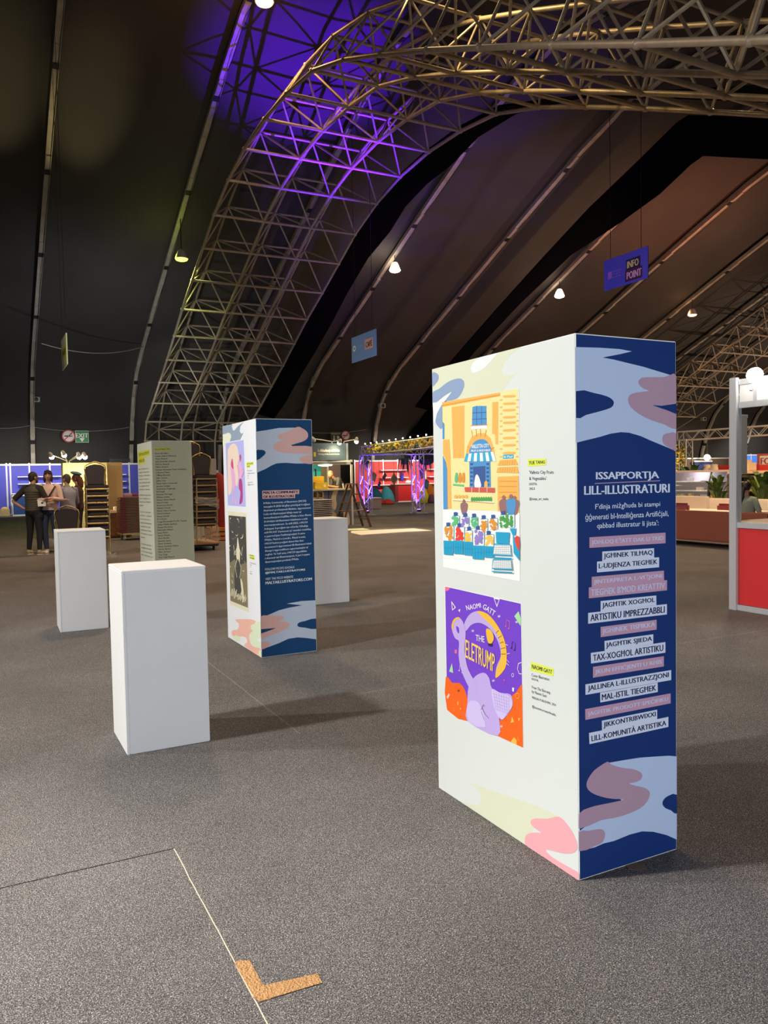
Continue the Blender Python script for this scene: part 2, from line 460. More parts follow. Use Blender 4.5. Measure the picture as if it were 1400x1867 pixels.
# horizontal wires strung between the ribs
def wire(label, a, b_, sag, r=.018):
    a, b_ = Vector(a), Vector(b_); pts = []
    for i in range(13):
        t = i / 12; p = a.lerp(b_, t); p.z -= sag * 4 * t * (1 - t); pts.append(p)
    o = MB().path(pts, r, mat('grey_wire', (.30, .28, .25), .6), 5).build('tension_wire', smooth=True)
    return tag(o, label, 'wire', 'tension wires between roof ribs')
wire('upper wire sagging between two ribs behind the yellow hanging banner', at_x(75, 626, 2.4), at_x(262, 632, 7.1), .35)
wire('low wire between the first two ribs, above the exit sign', at_y(63, 779, 42.4), at_y(236, 779, 42.4), .2)
wire('low wire from the picture edge to the first rib', at_y(-40, 776, 42.4), at_y(62, 774, 42.4), .15)
wire('low wire above the exit signs over the grey stall', at_y(560, 788, 42.4), at_y(668, 783, 42.4), .12)

# ------------------------------------------------------------------ printed faces
_tc = {}
def text_geo(body):
    if body in _tc: return _tc[body]
    cu = bpy.data.curves.new('lettering', 'FONT'); cu.body = body; cu.size = 1; cu.resolution_u = 2
    o = bpy.data.objects.new('lettering', cu); COL.objects.link(o)
    dg = bpy.context.evaluated_depsgraph_get(); me = bpy.data.meshes.new_from_object(o.evaluated_get(dg))
    v = np.array([x.co[:2] for x in me.vertices]); f = [tuple(p.vertices) for p in me.polygons]
    bpy.data.objects.remove(o); bpy.data.curves.remove(cu); bpy.data.meshes.remove(me)
    _tc[body] = (v, f); return _tc[body]
def homography(src, dst):
    A = []
    for (x, y), (u, v) in zip(src, dst):
        A.append([x, y, 1, 0, 0, 0, -u * x, -u * y, -u]); A.append([0, 0, 0, x, y, 1, -v * x, -v * y, -v])
    return np.linalg.svd(np.array(A, float))[2][-1].reshape(3, 3)
class Face:
    """A flat printed face: positions measured on the photograph become metres on the face itself."""
    def __init__(s, src, size, place):
        w_, h_ = size; s.H = homography(src, [(0, h_), (w_, h_), (w_, 0), (0, 0)]); s.size = size; s.place = lambda u, v, l: place(u, v, l + .02 * s.tick()); s.n = 0; s.zoom((0, 0), 1)
    def tick(s): return s.n % 45
    def zoom(s, org, k): s.org = org; s.k = k; return s
    def uv(s, a, b):
        x = s.org[0] + a / s.k; y = s.org[1] + b / s.k; q = s.H @ np.array([x, y, 1]); u, v = q[0] / q[2], q[1] / q[2]
        return (min(max(u, .001), s.size[0] - .001), min(max(v, .001), s.size[1] - .001))
    def poly(s, mb, pts, m, layer, smooth=0):
        if isinstance(pts, str): pts = [tuple(float(q) for q in p.split(',')) for p in pts.split()]
        s.n += 1; uv = [s.uv(*p) for p in pts]
        if smooth:
            uv = [(min(max(u, .001), s.size[0] - .001), min(max(v, .001), s.size[1] - .001)) for u, v in smooth_closed(uv, smooth)]
        tr = tessellate_polygon([[Vector((u, v, 0)) for u, v in uv]])
        mb.add([s.place(u, v, layer) for u, v in uv], [tuple(t) for t in tr], m)
    def stroke(s, mb, pts, wd, m, layer):
        if isinstance(pts, str): pts = [tuple(float(q) for q in p.split(',')) for p in pts.split()]
        s.n += 1; uv = [Vector(s.uv(*p)) for p in pts]; L = []; R = []
        for i, p in enumerate(uv):
            t = uv[min(i + 1, len(uv) - 1)] - uv[max(i - 1, 0)]
            t = t.normalized() if t.length > 1e-9 else Vector((1, 0)); n = Vector((-t.y, t.x)) * wd / 2; L.append(p + n); R.append(p - n)
        k = len(uv); vs = [s.place(p.x, p.y, layer) for p in L + R]
        mb.add(vs, [(i, i + 1, k + i + 1, k + i) for i in range(k - 1)], m)
    def text(s, mb, body, bl, br, tr, tl, m, layer, bold=0.02, em=False):
        """em: the quad's bottom is the base line and its top the cap height; else it bounds the whole line."""
        v, f = text_geo(body); lo, hi = v.min(0), v.max(0)
        if em: lo[1], hi[1] = 0, .70
        ext = np.maximum(hi - lo, 1e-6); q = (v - lo) / ext
        for sh in ((-bold, 0, bold) if bold > .006 else (0,)):
            vs = []; s.n += 1
            for x, y in q:
                x = x + sh / ext[0]
                a = (1 - y) * ((1 - x) * bl[0] + x * br[0]) + y * ((1 - x) * tl[0] + x * tr[0])
                b = (1 - y) * ((1 - x) * bl[1] + x * br[1]) + y * ((1 - x) * tl[1] + x * tr[1])
                u, w_ = s.uv(a, b); vs.append(s.place(u, w_, layer))
            mb.add(vs, f, m)
    def label(s, mb, body, q, mbg, mtx, layer, bold=.03, ins=(.05, .22, .22)):
        """A coloured strip (corners tl, tr, br, bl) with its line of text."""
        tl, tr, br, bl = [np.array(c, float) for c in q]
        s.poly(mb, [tuple(tl), tuple(tr), tuple(br), tuple(bl)], mbg, layer)
        P = lambda x, y: tuple((1 - y) * ((1 - x) * bl + x * br) + y * ((1 - x) * tl + x * tr))
        s.text(mb, body, P(ins[0], ins[1]), P(1 - ins[0], ins[1]), P(1 - ins[0], 1 - ins[2]), P(ins[0], 1 - ins[2]), mtx, layer + 1, bold)
EPS = .0004
def front_place(u, v, l): return Vector((u, -EPS * (l + 1), v))
def side_place(u, v, l): return Vector((-EPS * (l + 1), 1.0 - u, v))

def board_box(root, w_, d, h, mfront, mside, mtop=MEDGE):
    b = MB(); e = .006
    b.bx(0, w_, 0, d, .0, h, MW)
    o = b.build('body', parent=root, bevel=.003)
    f = MB()
    f.add([front_place(.004, .004, -.6), front_place(w_ - .004, .004, -.6), front_place(w_ - .004, h - .004, -.6), front_place(.004, h - .004, -.6)], [(0, 1, 2, 3)], mfront)
    f.add([Vector((-EPS * .4, .004, .004)), Vector((-EPS * .4, d - .004, .004)), Vector((-EPS * .4, d - .004, h - .004)), Vector((-EPS * .4, .004, h - .004))], [(0, 1, 2, 3)], mside)
    f.build('printed_sheet', parent=root)
    return root

# ---- the big panel at the right
GF = 1.55
NAVY = pc((8, 40, 98), 1.35); PALE = pc((158, 172, 200), 1.45); MAUVE = pc((150, 122, 140), 1.5)
P1 = thing('display_stand', 'tallest front display panel with navy end and a book cover picture on its white side', 'exhibition panel', (1.91, 2.21, 0), 0, 'tall exhibition panels')
board_box(P1, .5, 1.0, 2.0, NAVY, pc((226, 231, 226), .90))
side = Face([(787.2, 672.3), (1047.9, 608), (1056.5, 1606.5), (801.4, 1435)], (1.0, 2.0), side_place)
front = Face([(1047.9, 608), (1233.5, 622), (1236, 1547), (1056.5, 1606.5)], (.5, 2.0), front_place)
SAGE = pc((214, 218, 192)); PINK = pc((233, 168, 174)); SBLUE = pc((140, 160, 192)); INK = pc((45, 45, 70)); YEL = pc((222, 232, 80)); SWHITE = pc((228, 233, 231))
ZA = ((780, 600), 3.7357); ZB = ((780, 1050), 3.2759); ZC = ((1040, 600), 4.667); ZD = ((1040, 950), 4.667); ZE = ((1040, 1320), 6.224)
b = MB(); side.zoom(*ZA)
side.poly(b, "27,262 330,190 650,100 640,118 560,175 515,232 500,280 508,312 535,322 580,312 632,283 590,318 550,360 500,425 495,432 100,510 60,500 27,505", SAGE, 0)
side.poly(b, "400,178 470,163 440,205 385,265 320,298 296,288 292,262 310,225 350,195", SWHITE, 1, 3)
side.poly(b, "27,300 50,293 72,312 70,345 50,372 27,388", SBLUE, 1, 2)
side.poly(b, "30,432 75,405 130,362 180,340 225,337 247,365 238,415 195,475 105,495 98,530 98,672 72,665 52,628 58,580 85,525 162,428 110,455 60,495 30,500", SBLUE, 1, 3)
side.poly(b, "162,428 110,458 62,497 33,500 40,640 52,625 62,575 90,522", SWHITE, 2)
b.build('upper_swirl', parent=P1); b = MB(); side.zoom(*ZB)
side.poly(b, "232,1224 500,1320 680,1385 790,1440 730,1475 640,1500 590,1608 400,1480 200,1343 260,1362 308,1365 328,1338 320,1300 290,1260", SAGE, 0)
side.poly(b, "785,1440 840,1492 880,1560 897,1625 870,1656 810,1658 708,1634 750,1682 850,1742 906,1778 906,1824 700,1682 598,1614 584,1578 595,1545 635,1532 682,1535 640,1505 617,1472 640,1450 720,1452", PINK, 1, 3)
b.build('lower_swirl', parent=P1)

# market picture
b = MB(); side.zoom(*ZA)
CREAM = pc((232, 222, 156)); ORG = pc((236, 178, 92)); DORG = pc((222, 148, 60)); TEAL = pc((64, 170, 206)); BLU = pc((84, 148, 200)); DBL = pc((62, 92, 150)); RED = pc((206, 92, 82)); BRN = pc((150, 110, 110)); GRN = pc((80, 160, 80))
CW = pc((238, 242, 238)); PUR = pc((150, 130, 200)); GR2 = pc((100, 190, 130)); RD2 = pc((226, 70, 60)); YL2 = pc((240, 196, 90))
side.poly(b, "100,500 496,428 620,405 630,1725 108,1622", CW, 2)
side.poly(b, "100,505 495,431 500,425 615,408 622,1255 470,1243 112,1228", CREAM, 3)
side.poly(b, "98,498 492,432 493,458 98,530", ORG, 4); side.stroke(b, "98,520 492,450", .004, DORG, 5)
for q in ("163,530 250,520 250,880 175,880", "440,500 480,497 480,790 462,785 460,720 440,715"): side.poly(b, q, ORG, 4)
for y in (460, 510, 555, 603, 640, 692, 745, 795, 848):
    side.poly(b, "515,%d 540,%d 590,%d 600,%d 590,%d 520,%d" % (y - 4, y - 7, y - 8, y - 2, y + 7, y + 9), ORG, 4, 2)
    for xx in (500, 610): side.poly(b, "%d,%d %d,%d %d,%d %d,%d" % (xx - 8, y + 22, xx + 8, y + 20, xx + 8, y + 30, xx - 8, y + 30), ORG, 4)
side.poly(b, "305,532 330,524 400,525 402,655 302,660", BLU, 4)
for q in ("334,526 334,658", "368,525 368,657", "304,572 401,568", "303,616 402,612"): side.stroke(b, q, .003, DBL, 5)
side.poly(b, "295,658 407,653 405,680 297,684", CW, 5); side.stroke(b, "295,660 407,655", .003, DORG, 6)
side.poly(b, "255,895 270,800 298,738 340,712 390,710 430,748 455,830 455,895", ORG, 4)
for q in ("300,690 308,740", "330,682 335,735", "360,682 362,733", "400,690 390,735", "272,800 292,815", "455,810 432,820"): side.stroke(b, q, .003, DORG, 6)
side.poly(b, "288,850 298,800 325,765 360,752 395,758 420,790 432,845", BLU, 5, 2)
side.text(b, 'VALLETTA CITY', (300, 815), (418, 808), (418, 782), (300, 788), CW, 6, .03)
side.text(b, 'FRUIT & VEGETABLES', (298, 838), (428, 834), (428, 820), (298, 824), CW, 6, .03)
side.poly(b, "285,905 428,900 432,1080 288,1080", BLU, 5); side.poly(b, "312,940 395,935 397,1078 315,1078", DBL, 6)
for x in (292, 402):
    for y in range(915, 1060, 28): side.poly(b, "%d,%d %d,%d %d,%d %d,%d" % (x, y, x + 18, y, x + 18, y + 14, x, y + 14), DBL, 6)
for i in range(10):
    x0, x1 = 265 + i * 18.5, 265 + (i + 1) * 18.5; X0, X1 = 250 + i * 21.8, 250 + (i + 1) * 21.8
    side.poly(b, [(x0, 850 - i), (x1, 849 - i), (X1, 903), (X0, 903)], TEAL if i % 2 == 0 else CW, 7)
side.poly(b, "322,1078 325,1020 335,992 350,1005 362,1040 366,1078", CW, 7, 2)
side.poly(b, "388,1078 390,1045 402,1032 412,1048 412,1078", ORG, 7)
side.poly(b, "255,1078 460,1085 460,1117 258,1110", RED, 8)
for x in (305, 355, 408): side.stroke(b, "%d,1080 %d,1114" % (x, x), .003, CW, 9)
side.poly(b, "175,1160 455,1180 455,1190 175,1168", CW, 5); side.stroke(b, "175,1168 455,1190", .003, DORG, 6)
for k in range(9): side.poly(b, "%d,1172 %d,1150 %d,1145 %d,1155 %d,1175" % (297 + k * 16, 300 + k * 16, 306 + k * 16, 312 + k * 16, 312 + k * 16), GRN, 7, 2)
for k in range(4): side.poly(b, "%d,1150 %d,1132 %d,1132 %d,1152" % (183 + k * 24, 187 + k * 24, 200 + k * 24, 204 + k * 24), ORG, 7, 2)
side.poly(b, "175,1055 250,1062 248,1075 174,1066", GR2, 6)
for k in range(3): side.poly(b, "%d,1040 %d,985 %d,980 %d,1000 %d,1045" % (186 + k * 24, 192 + k * 24, 204 + k * 24, 208 + k * 24, 206 + k * 24), DORG if k else GR2, 6, 2)
side.poly(b, "515,860 585,858 585,885 515,887", TEAL, 6); side.text(b, 'St Paul', (520, 881), (580, 879), (580, 864), (520, 866), CW, 7, .02)
for q in ("495,897 600,890 617,930 478,932", "480,945 612,940 622,986 470,980"): side.poly(b, q, ORG, 6)
for x in range(500, 610, 16): side.stroke(b, "%d,897 %d,928" % (x, x - 4), .002, DORG, 7); side.stroke(b, "%d,946 %d,980" % (x, x - 6), .002, DORG, 7)
side.poly(b, "478,1010 620,1005 625,1257 480,1244", ORG, 5)
for y in (1040, 1075, 1115, 1150, 1190): side.stroke(b, "490,%d 610,%d" % (y, y + 2), .003, DORG, 6)
side.poly(b, "105,755 148,752 155,850 164,1222 138,1226 135,940 120,880 105,850", ORG, 5); side.poly(b, "105,860 125,905 135,960 140,1226 110,1228", BLU, 6); side.poly(b, "102,630 115,645 115,748 102,750", BLU, 5)
def figure(mb, x, y, h, m, layer):
    side.poly(mb, [(x - .10 * h, y + h), (x - .22 * h, y + .55 * h), (x - .20 * h, y + .28 * h), (x, y + .18 * h), (x + .20 * h, y + .28 * h), (x + .22 * h, y + .55 * h), (x + .10 * h, y + h)], m, layer, 2)
    side.poly(mb, [(x - .09 * h, y + .12 * h), (x, y), (x + .09 * h, y + .12 * h), (x, y + .24 * h)], BRN, layer + 1, 3)
figure(b, 251, 1160, 105, BRN, 9); figure(b, 522, 1135, 140, BRN, 9); figure(b, 572, 1128, 150, BLU, 10); figure(b, 598, 1140, 125, BRN, 8)
side.poly(b, "112,1235 628,1262 630,1600 112,1560", CW, 4)
random.seed(11)
TCR = pc((40, 160, 200)); TCR2 = pc((34, 140, 190))
def crate(x0, y0, x1, y1, c, bx_=None):
    side.poly(b, [(x0 + 6, y0), (x1, y0 - 3), (x1 - 2, y1), (x0, y1)], CW, 11)
    side.stroke(b, [(x0 + 6, y0), (x1, y0 - 3), (x1, y1)], .003, TCR, 12)
    n = int((x1 - x0) * (y1 - y0) / 230)
    for _ in range(n):
        cx, cy, r = random.uniform(x0 + 8, x1 - 8), random.uniform(y0 + 8, y1 - 8), random.uniform(7, 12); k = random.uniform(.7, 1.8)
        side.poly(b, [(cx - r, cy), (cx, cy - r * k), (cx + r, cy), (cx, cy + r * k)], c, 12 + random.randint(0, 2), 2)
    side.poly(b, [(x0 + 14, y0 - 26), (x0 + 38, y0 - 28), (x0 + 38, y0 - 2), (x0 + 14, y0)], DBL, 13)
    if bx_:
        X0, Y0, X1, Y1 = bx_; side.poly(b, [(X0, Y0), (X1, Y0 + 4), (X1 - 3, Y1), (X0 + 2, Y1 - 5)], TCR, 15)
        for k in range(1, 4):
            xx = X0 + (X1 - X0) * k / 4; side.stroke(b, [(xx, Y0 + 15), (xx, Y1 - 15)], .003, TCR2, 16)
        side.stroke(b, [(X0 + 6, (Y0 + Y1) / 2), (X1 - 6, (Y0 + Y1) / 2 + 3)], .003, TCR2, 16)
for a in ((170, 1275, 222, 1345, GR2), (235, 1282, 287, 1352, PUR), (295, 1286, 347, 1358, GR2), (360, 1298, 414, 1385, DORG), (425, 1295, 482, 1368, DORG), (495, 1270, 597, 1355, GRN)): crate(*a)
for a in ((120, 1345, 184, 1448, DORG, (116, 1440, 183, 1540)), (196, 1352, 256, 1444, RD2, (185, 1440, 250, 1535)), (262, 1375, 310, 1452, YL2, (252, 1448, 312, 1545)), (322, 1370, 391, 1478, PUR, (312, 1475, 392, 1572)), (395, 1405, 456, 1484, YL2, (392, 1480, 461, 1562))): crate(*a)
side.poly(b, "470,1385 565,1390 560,1468 474,1462", TCR, 12); side.poly(b, "565,1362 608,1362 604,1408 585,1410", TCR, 12)
side.poly(b, "585,1400 630,1515 630,1582 592,1530", TCR, 13); side.poly(b, "600,1425 628,1418 630,1510 610,1480", RD2, 14, 2)
for (x0, y0, x1, y1) in ((462, 1468, 580, 1545), (456, 1572, 585, 1640)):
    side.poly(b, [(x0, y0), (x1 - 8, y0 + 4), (x1, y1), (x0 - 6, y1 - 6)], CW, 17)
    for k in range(5):
        yy = y0 + 10 + k * (y1 - y0 - 14) / 5; side.stroke(b, [(x0 + 4, yy), (x1 - 6, yy + 4)], .0016, pc((150, 155, 165)), 18)
    for k in range(9):
        xx = x0 + 6 + k * (x1 - x0 - 12) / 8; side.stroke(b, [(xx, y0 + 6), (xx, y1 - 8)], .0012, pc((150, 155, 165)), 18)
    side.stroke(b, [(x0, y0), (x1 - 8, y0 + 4), (x1 + 2, y1 + 22), (x0 - 8, y1 + 14), (x0, y0)], .005, TCR, 19); side.stroke(b, [(x0 - 6, y1 - 6), (x1, y1)], .005, TCR, 19)
b.build('market_picture', parent=P1)
def caption(name, root, face, lab, lines, bg=YEL, tx=INK):
    mb = MB()
    for body, q in lab: face.label(mb, body, q, bg, tx, 1, .03, (.06, .25, .25))
    mb.build('name_label', parent=root); mb = MB()
    for body, bl, br, h in lines: face.text(mb, body, bl, br, (br[0], br[1] - h * .8), (bl[0], bl[1] - h * .8), tx, 1, .004, True)
    return mb.build(name, parent=root)
side.zoom(*ZA)
caption('caption', P1, side, [('YUE TANG', ((680, 892), (805, 889), (805, 933), (682, 942)))],
        [("'Valletta City Fruits", (690, 992), (857, 992), 28), ("& Vegetables'", (691, 1034), (808, 1034), 28), ('DIGITAL', (691, 1069), (745, 1068), 20), ('2023', (691, 1101), (728, 1101), 20), ('@tanya_art_malta', (692, 1170), (822, 1172), 22)])

# book cover picture
b = MB(); side.zoom(*ZB)
VIO = pc((116, 66, 200)); CORG = pc((240, 100, 24)); LIL = pc((190, 168, 226)); LIL2 = pc((206, 190, 236)); LILD = pc((166, 142, 210)); GLD = pc((236, 186, 66)); CPK = pc((230, 110, 150)); CGR = pc((166, 220, 160)); CWT = pc((240, 232, 244))
side.poly(b, "104,60 560,168 576,1034 118,803", CW, 1); side.poly(b, "107,64 557,171 573,1029 121,799", VIO, 2)
side.poly(b, "113,600 150,638 195,640 228,685 247,765 252,868 121,799", CORG, 3, 2); side.poly(b, "560,655 530,700 483,735 478,800 440,850 412,952 573,1029 567,655", CORG, 3)
side.poly(b, "107,64 137,72 128,88 107,92", CPK, 3)
side.text(b, 'NAOMI', (238, 208), (322, 192), (318, 163), (230, 178), CWT, 4, .01); side.text(b, 'GATT', (330, 196), (398, 244), (410, 215), (340, 168), CWT, 4, .01)
side.poly(b, "218,300 250,236 300,212 360,232 422,308 462,395 474,480 466,555 412,613 415,545 440,480 425,400 385,330 340,292 300,282 262,296 230,332", LIL, 4, 3)
side.poly(b, "300,212 362,230 424,304 464,392 476,480 466,556 412,613 416,560 438,500 442,430 424,362 386,302 340,258", GLD, 5, 3)
for q in ("412,345 428,328", "424,375 446,360", "434,405 458,396", "440,438 468,432", "442,470 472,470"): side.stroke(b, q, .002, INK, 6)
side.poly(b, "222,295 232,345 226,420 230,480 248,560 300,662 286,712 250,662 205,560 190,470 192,392 168,372 148,310 160,262 186,247 210,266", LIL, 6, 3)
side.poly(b, "175,300 192,312 192,345 180,330", VIO, 7, 2)
side.poly(b, "148,310 150,285 162,258 186,247 200,255 176,262 160,290 156,325", GLD, 7, 2)
side.poly(b, "243,765 250,660 290,600 340,580 372,612 388,672 440,700 500,712 512,772 488,822 455,858 432,850 424,957 245,868", LIL, 5, 3)
side.poly(b, "245,762 290,745 330,790 352,905 250,869", LIL2, 7, 2); side.poly(b, "388,680 440,702 496,722 513,776 482,822 456,858 432,846 404,790", LIL2, 7, 3)
for k in range(7): side.stroke(b, [(400 + k * 15, 690 + k * 4), (415 + k * 13, 800 + k * 4)], .0012, LILD, 8)
for k in range(6): side.stroke(b, [(396 + k * 3, 705 + k * 18), (495 - k * 2, 735 + k * 18)], .0012, LILD, 8)
side.text(b, 'THE', (292, 388), (345, 400), (343, 363), (292, 352), CWT, 7, .01)
side.text(b, 'ELETRUMP', (232, 488), (406, 580), (406, 472), (232, 380), pc((246, 204, 110)), 8, .02)
side.poly(b, "355,318 385,330 400,370 390,402 370,405 358,370", GLD, 7, 3); side.poly(b, "364,404 392,408 390,424 368,420", INK, 7)
random.seed(5)
for q, m in (("145,150 172,190 150,208", CWT), ("186,205 198,198 195,218", CWT), ("150,520 157,580 133,570", CGR), ("520,245 545,215 560,260 558,305", CGR), ("395,130 434,140 416,190", CWT), ("165,440 180,443 178,465 166,462", CPK),
             ("457,620 465,625 460,635", CPK), ("508,670 520,672 518,695 509,692", CWT), ("118,720 132,700 138,710 124,735", pc((250, 190, 180))), ("500,880 508,842 520,875", GLD), ("545,850 556,855 548,872", GLD), ("505,985 520,965 536,985 536,1010 500,995", GLD), ("184,750 190,752 188,772 182,768", GLD), ("200,785 206,790 198,802", GLD)):
    side.poly(b, q, m, 4); 
side.poly(b, "150,165 166,188 153,200", VIO, 5); side.poly(b, "402,140 428,146 416,178", VIO, 5)
for x, y in ((430, 245), (397, 628), (274, 330), (190, 685), (445, 900), (535, 280)):
    for dx, dy in ((9, 0), (5, 8), (5, -8)): side.stroke(b, [(x - dx, y - dy), (x + dx, y + dy)], .0016, CWT if y != 685 else INK, 5)
def note(x, y, m): side.stroke(b, [(x, y + 40), (x + 4, y), (x + 22, y + 12), (x + 20, y + 52)], .003, m, 5); side.poly(b, [(x - 8, y + 40), (x + 2, y + 34), (x + 2, y + 46)], m, 5); side.poly(b, [(x + 10, y + 54), (x + 20, y + 46), (x + 20, y + 58)], m, 5)
note(472, 265, CPK); note(195, 525, LIL2); note(505, 395, INK)
for cx, cy, r in ((512, 596, 10), (540, 720, 16)): side.stroke(b, [(cx + r * .7 * math.cos(t * PI / 6), cy + r * math.sin(t * PI / 6)) for t in range(13)], .002, CWT if r < 12 else YL2, 5)
side.stroke(b, "565,520 545,528 540,560 550,588 566,590", .003, CWT, 5)
for q in ("468,412 482,418", "474,470 494,466", "472,500 490,520", "470,520 488,538"): side.stroke(b, q, .002, CWT, 5)
for q in ("155,785 165,790 158,800 168,806", "538,960 546,968 540,976 550,984"): side.stroke(b, q, .002, GLD, 5)
for q in ("330,785 352,830 372,850", "325,800 340,770 348,780", "326,810 345,860"): side.stroke(b, q, .0018, INK, 9)
b.build('cover_picture', parent=P1)
caption('caption', P1, side, [('NAOMI GATT', ((617, 517), (755, 561), (750, 606), (615, 568)))],
        [('Cover Illustration', (622, 604), (727, 632), 22), ('DIGITAL', (622, 624), (664, 637), 15), ('From The Eletrump', (624, 676), (734, 712), 22), ('by Naomi Gatt', (624, 702), (712, 732), 22), ('MERLIN PUBLISHERS, 2024', (625, 736), (767, 784), 17), ('@naomicortworkmalta', (626, 790), (767, 844), 20)])

# navy end: swirls and lettering
b = MB(); front.zoom(*ZC)
front.poly(b, "37,158 250,162 420,172 523,190 420,215 270,245 370,262 480,288 620,320 740,355 860,390 920,402 920,1030 880,1025 780,985 680,945 600,910 500,882 430,878 340,892 250,920 130,950 37,972", PALE, 0)
front.poly(b, "37,533 200,548 310,575 358,605 368,635 345,670 260,700 130,735 37,760", NAVY, 1, 2)
front.poly(b, "920,398 860,383 800,405 680,408 605,415 578,448 590,480 630,510 672,525 560,540 505,562 489,605 510,660 580,720 690,775 800,808 920,850 920,718 820,685 690,648 780,648 920,630", MAUVE, 1, 2)
front.poly(b, "920,632 780,650 692,646 820,687 920,720", NAVY, 2)
front.poly(b, "920,885 850,880 797,895 784,935 800,980 870,1018 920,1030", MAUVE, 1, 2)
b.build('upper_swirl', parent=P1); b = MB(); front.zoom(*ZE)
front.poly(b, "1230,355 1130,352 980,362 790,378 600,410 440,440 500,700 600,900 400,1000 100,1220 100,1447 280,1400 380,1355 500,1325 680,1250 820,1212 950,1215 1100,1250 1230,1297", PALE, 0)
front.poly(b, "1230,788 1120,805 1065,850 1052,900 1085,945 1150,970 1230,1002", NAVY, 1, 2)
front.poly(b, "420,428 442,438 480,465 600,497 700,505 790,535 822,575 800,630 730,660 668,672 760,700 850,718 900,755 908,800 880,870 800,950 650,1020 500,1065 350,1092 100,1192 100,1018 220,950 350,915 612,858 540,850 420,840 280,800 205,750 183,690 205,620 270,530 350,470", MAUVE, 1, 2)
front.poly(b, "100,1230 200,1215 330,1192 380,1207 398,1252 370,1340 280,1385 100,1446", MAUVE, 1, 2)
b.build('lower_swirl', parent=P1)
b = MB(); front.zoom(*ZC); LT = pc((190, 198, 226), 1.35)
front.text(b, 'ISSAPPORTJA', (218, 1302), (755, 1285), (750, 1208), (218, 1220), LT, 1, .035)
front.poly(b, "205,1314 765,1284 765,1291 205,1321", MAUVE, 1)
front.text(b, 'LILL-ILLUSTRATURI', (117, 1415), (845, 1387), (845, 1312), (117, 1340), LT, 1, .035)
front.text(b, "F'dinja miżgħuda bi stampi", (210, 1550), (765, 1515), (765, 1462), (210, 1488), LT, 1, .008)
front.text(b, 'ġġenerati bl-Intelliġenza Artifiċjali,', (125, 1645), (838, 1600), (838, 1538), (125, 1578), LT, 1, .008)
front.text(b, "qabbad illustratur li jista':", (225, 1712), (752, 1680), (752, 1622), (225, 1652), LT, 1, .008)
front.zoom(*ZD); INKN = pc((14, 20, 70))
LB = pc((188, 194, 224), 1.35); PT = pc((176, 176, 204), 1.4); MV2 = pc((166, 128, 150), 1.45)
for body, q, bg, tx in (
    ('JOĦLOQ EŻATT DAK LI TRID', ((160, 142), (812, 95), (812, 185), (160, 232)), MV2, PT),
    ('JGĦINEK TILĦAQ', ((270, 262), (713, 228), (715, 310), (270, 350)), LB, INKN), ('L-UDJENZA TIEGĦEK', ((225, 348), (757, 305), (757, 390), (225, 440)), LB, INKN),
    ('JINTERPRETA L-VIŻJONI', ((180, 478), (798, 418), (800, 502), (180, 568)), MV2, PT), ("TIEGĦEK B'MOD KREATTIV", ((155, 568), (825, 498), (825, 585), (155, 661)), MV2, PT),
    ('JAGĦTIK XOGĦOL', ((257, 683), (733, 630), (735, 712), (257, 772)), LB, INKN), ('ARTISTIKU IMPREZZABBLI', ((150, 785), (825, 702), (825, 790), (150, 877)), LB, INKN),
    ('JGĦINEK TISPIKKA', ((257, 903), (737, 836), (737, 920), (258, 990)), MV2, PT),
    ('JAGĦTIK SJIEDA', ((290, 1022), (708, 960), (708, 1040), (292, 1108)), LB, INKN), ('TAX-XOGĦOL ARTISTIKU', ((173, 1125), (812, 1025), (812, 1115), (175, 1215)), LB, INKN),
    ('JKUN EFFIĊJENTI U RĦIS', ((192, 1243), (799, 1145), (799, 1232), (192, 1335)), MV2, PT),
    ('JALLINEA L-ILLUSTRAZZJONI', ((127, 1393), (862, 1262), (862, 1347), (128, 1482)), LB, INKN), ('MAL-ISTIL TIEGĦEK', ((253, 1462), (746, 1370), (747, 1450), (255, 1545)), LB, INKN),
    ('JAGĦTIK PRODOTT SPEĊIFIKU', ((125, 1603), (857, 1460), (858, 1545), (127, 1695)), MV2, PT),
    ('JIKKONTRIBWIXXI', ((268, 1700), (742, 1600), (742, 1680), (270, 1790)), LB, INKN), ('LILL-KOMUNITÀ ARTISTIKA', ((158, 1805), (838, 1660), (838, 1745), (162, 1900)), LB, INKN)):
    front.label(b, body, q, bg, tx, 1, .03, (.03, .2, .17))
b.build('lettering', parent=P1)

# ---- second panel
P2 = thing('display_stand', 'teal-ended display panel with lilac figure picture, standing behind the nearest white plinth', 'exhibition panel', (2.05, 6.31, 0), 0, 'tall exhibition panels')
TNV = pc((8, 56, 98), 1.45); GLT = pc((172, 182, 198), 1.4); SALM = pc((196, 156, 150), 1.45)
board_box(P2, .5, 1.0, 2.0, TNV, pc((236, 238, 242), 1.0))
side = Face([(405, 773.3), (466.7, 760), (475.9, 1199.3), (414.3, 1161.4)], (1.0, 2.0), side_place)
front = Face([(466.7, 760), (570, 762), (578.6, 1187.1), (475.9, 1199.3)], (.5, 2.0), front_place)
ZF = ((400, 740), 7.0); ZG = ((400, 980), 7.0)
b = MB(); side.zoom(*ZF); GB = pc((150, 166, 186)); CRM = pc((238, 240, 214)); SLM = pc((244, 190, 172)); LGN = pc((224, 236, 204))
side.poly(b, "30,238 165,200 160,240 172,288 192,290 240,235 318,172 270,240 262,300 282,336 312,320 268,412 132,432 150,380 140,332 100,322 40,340", GB, 0)
side.poly(b, "36,425 55,372 85,332 120,318 148,345 146,388 118,432 60,470 38,480", CRM, 1, 2)
b.build('upper_swirl', parent=P2); b = MB(); side.zoom(*ZG)
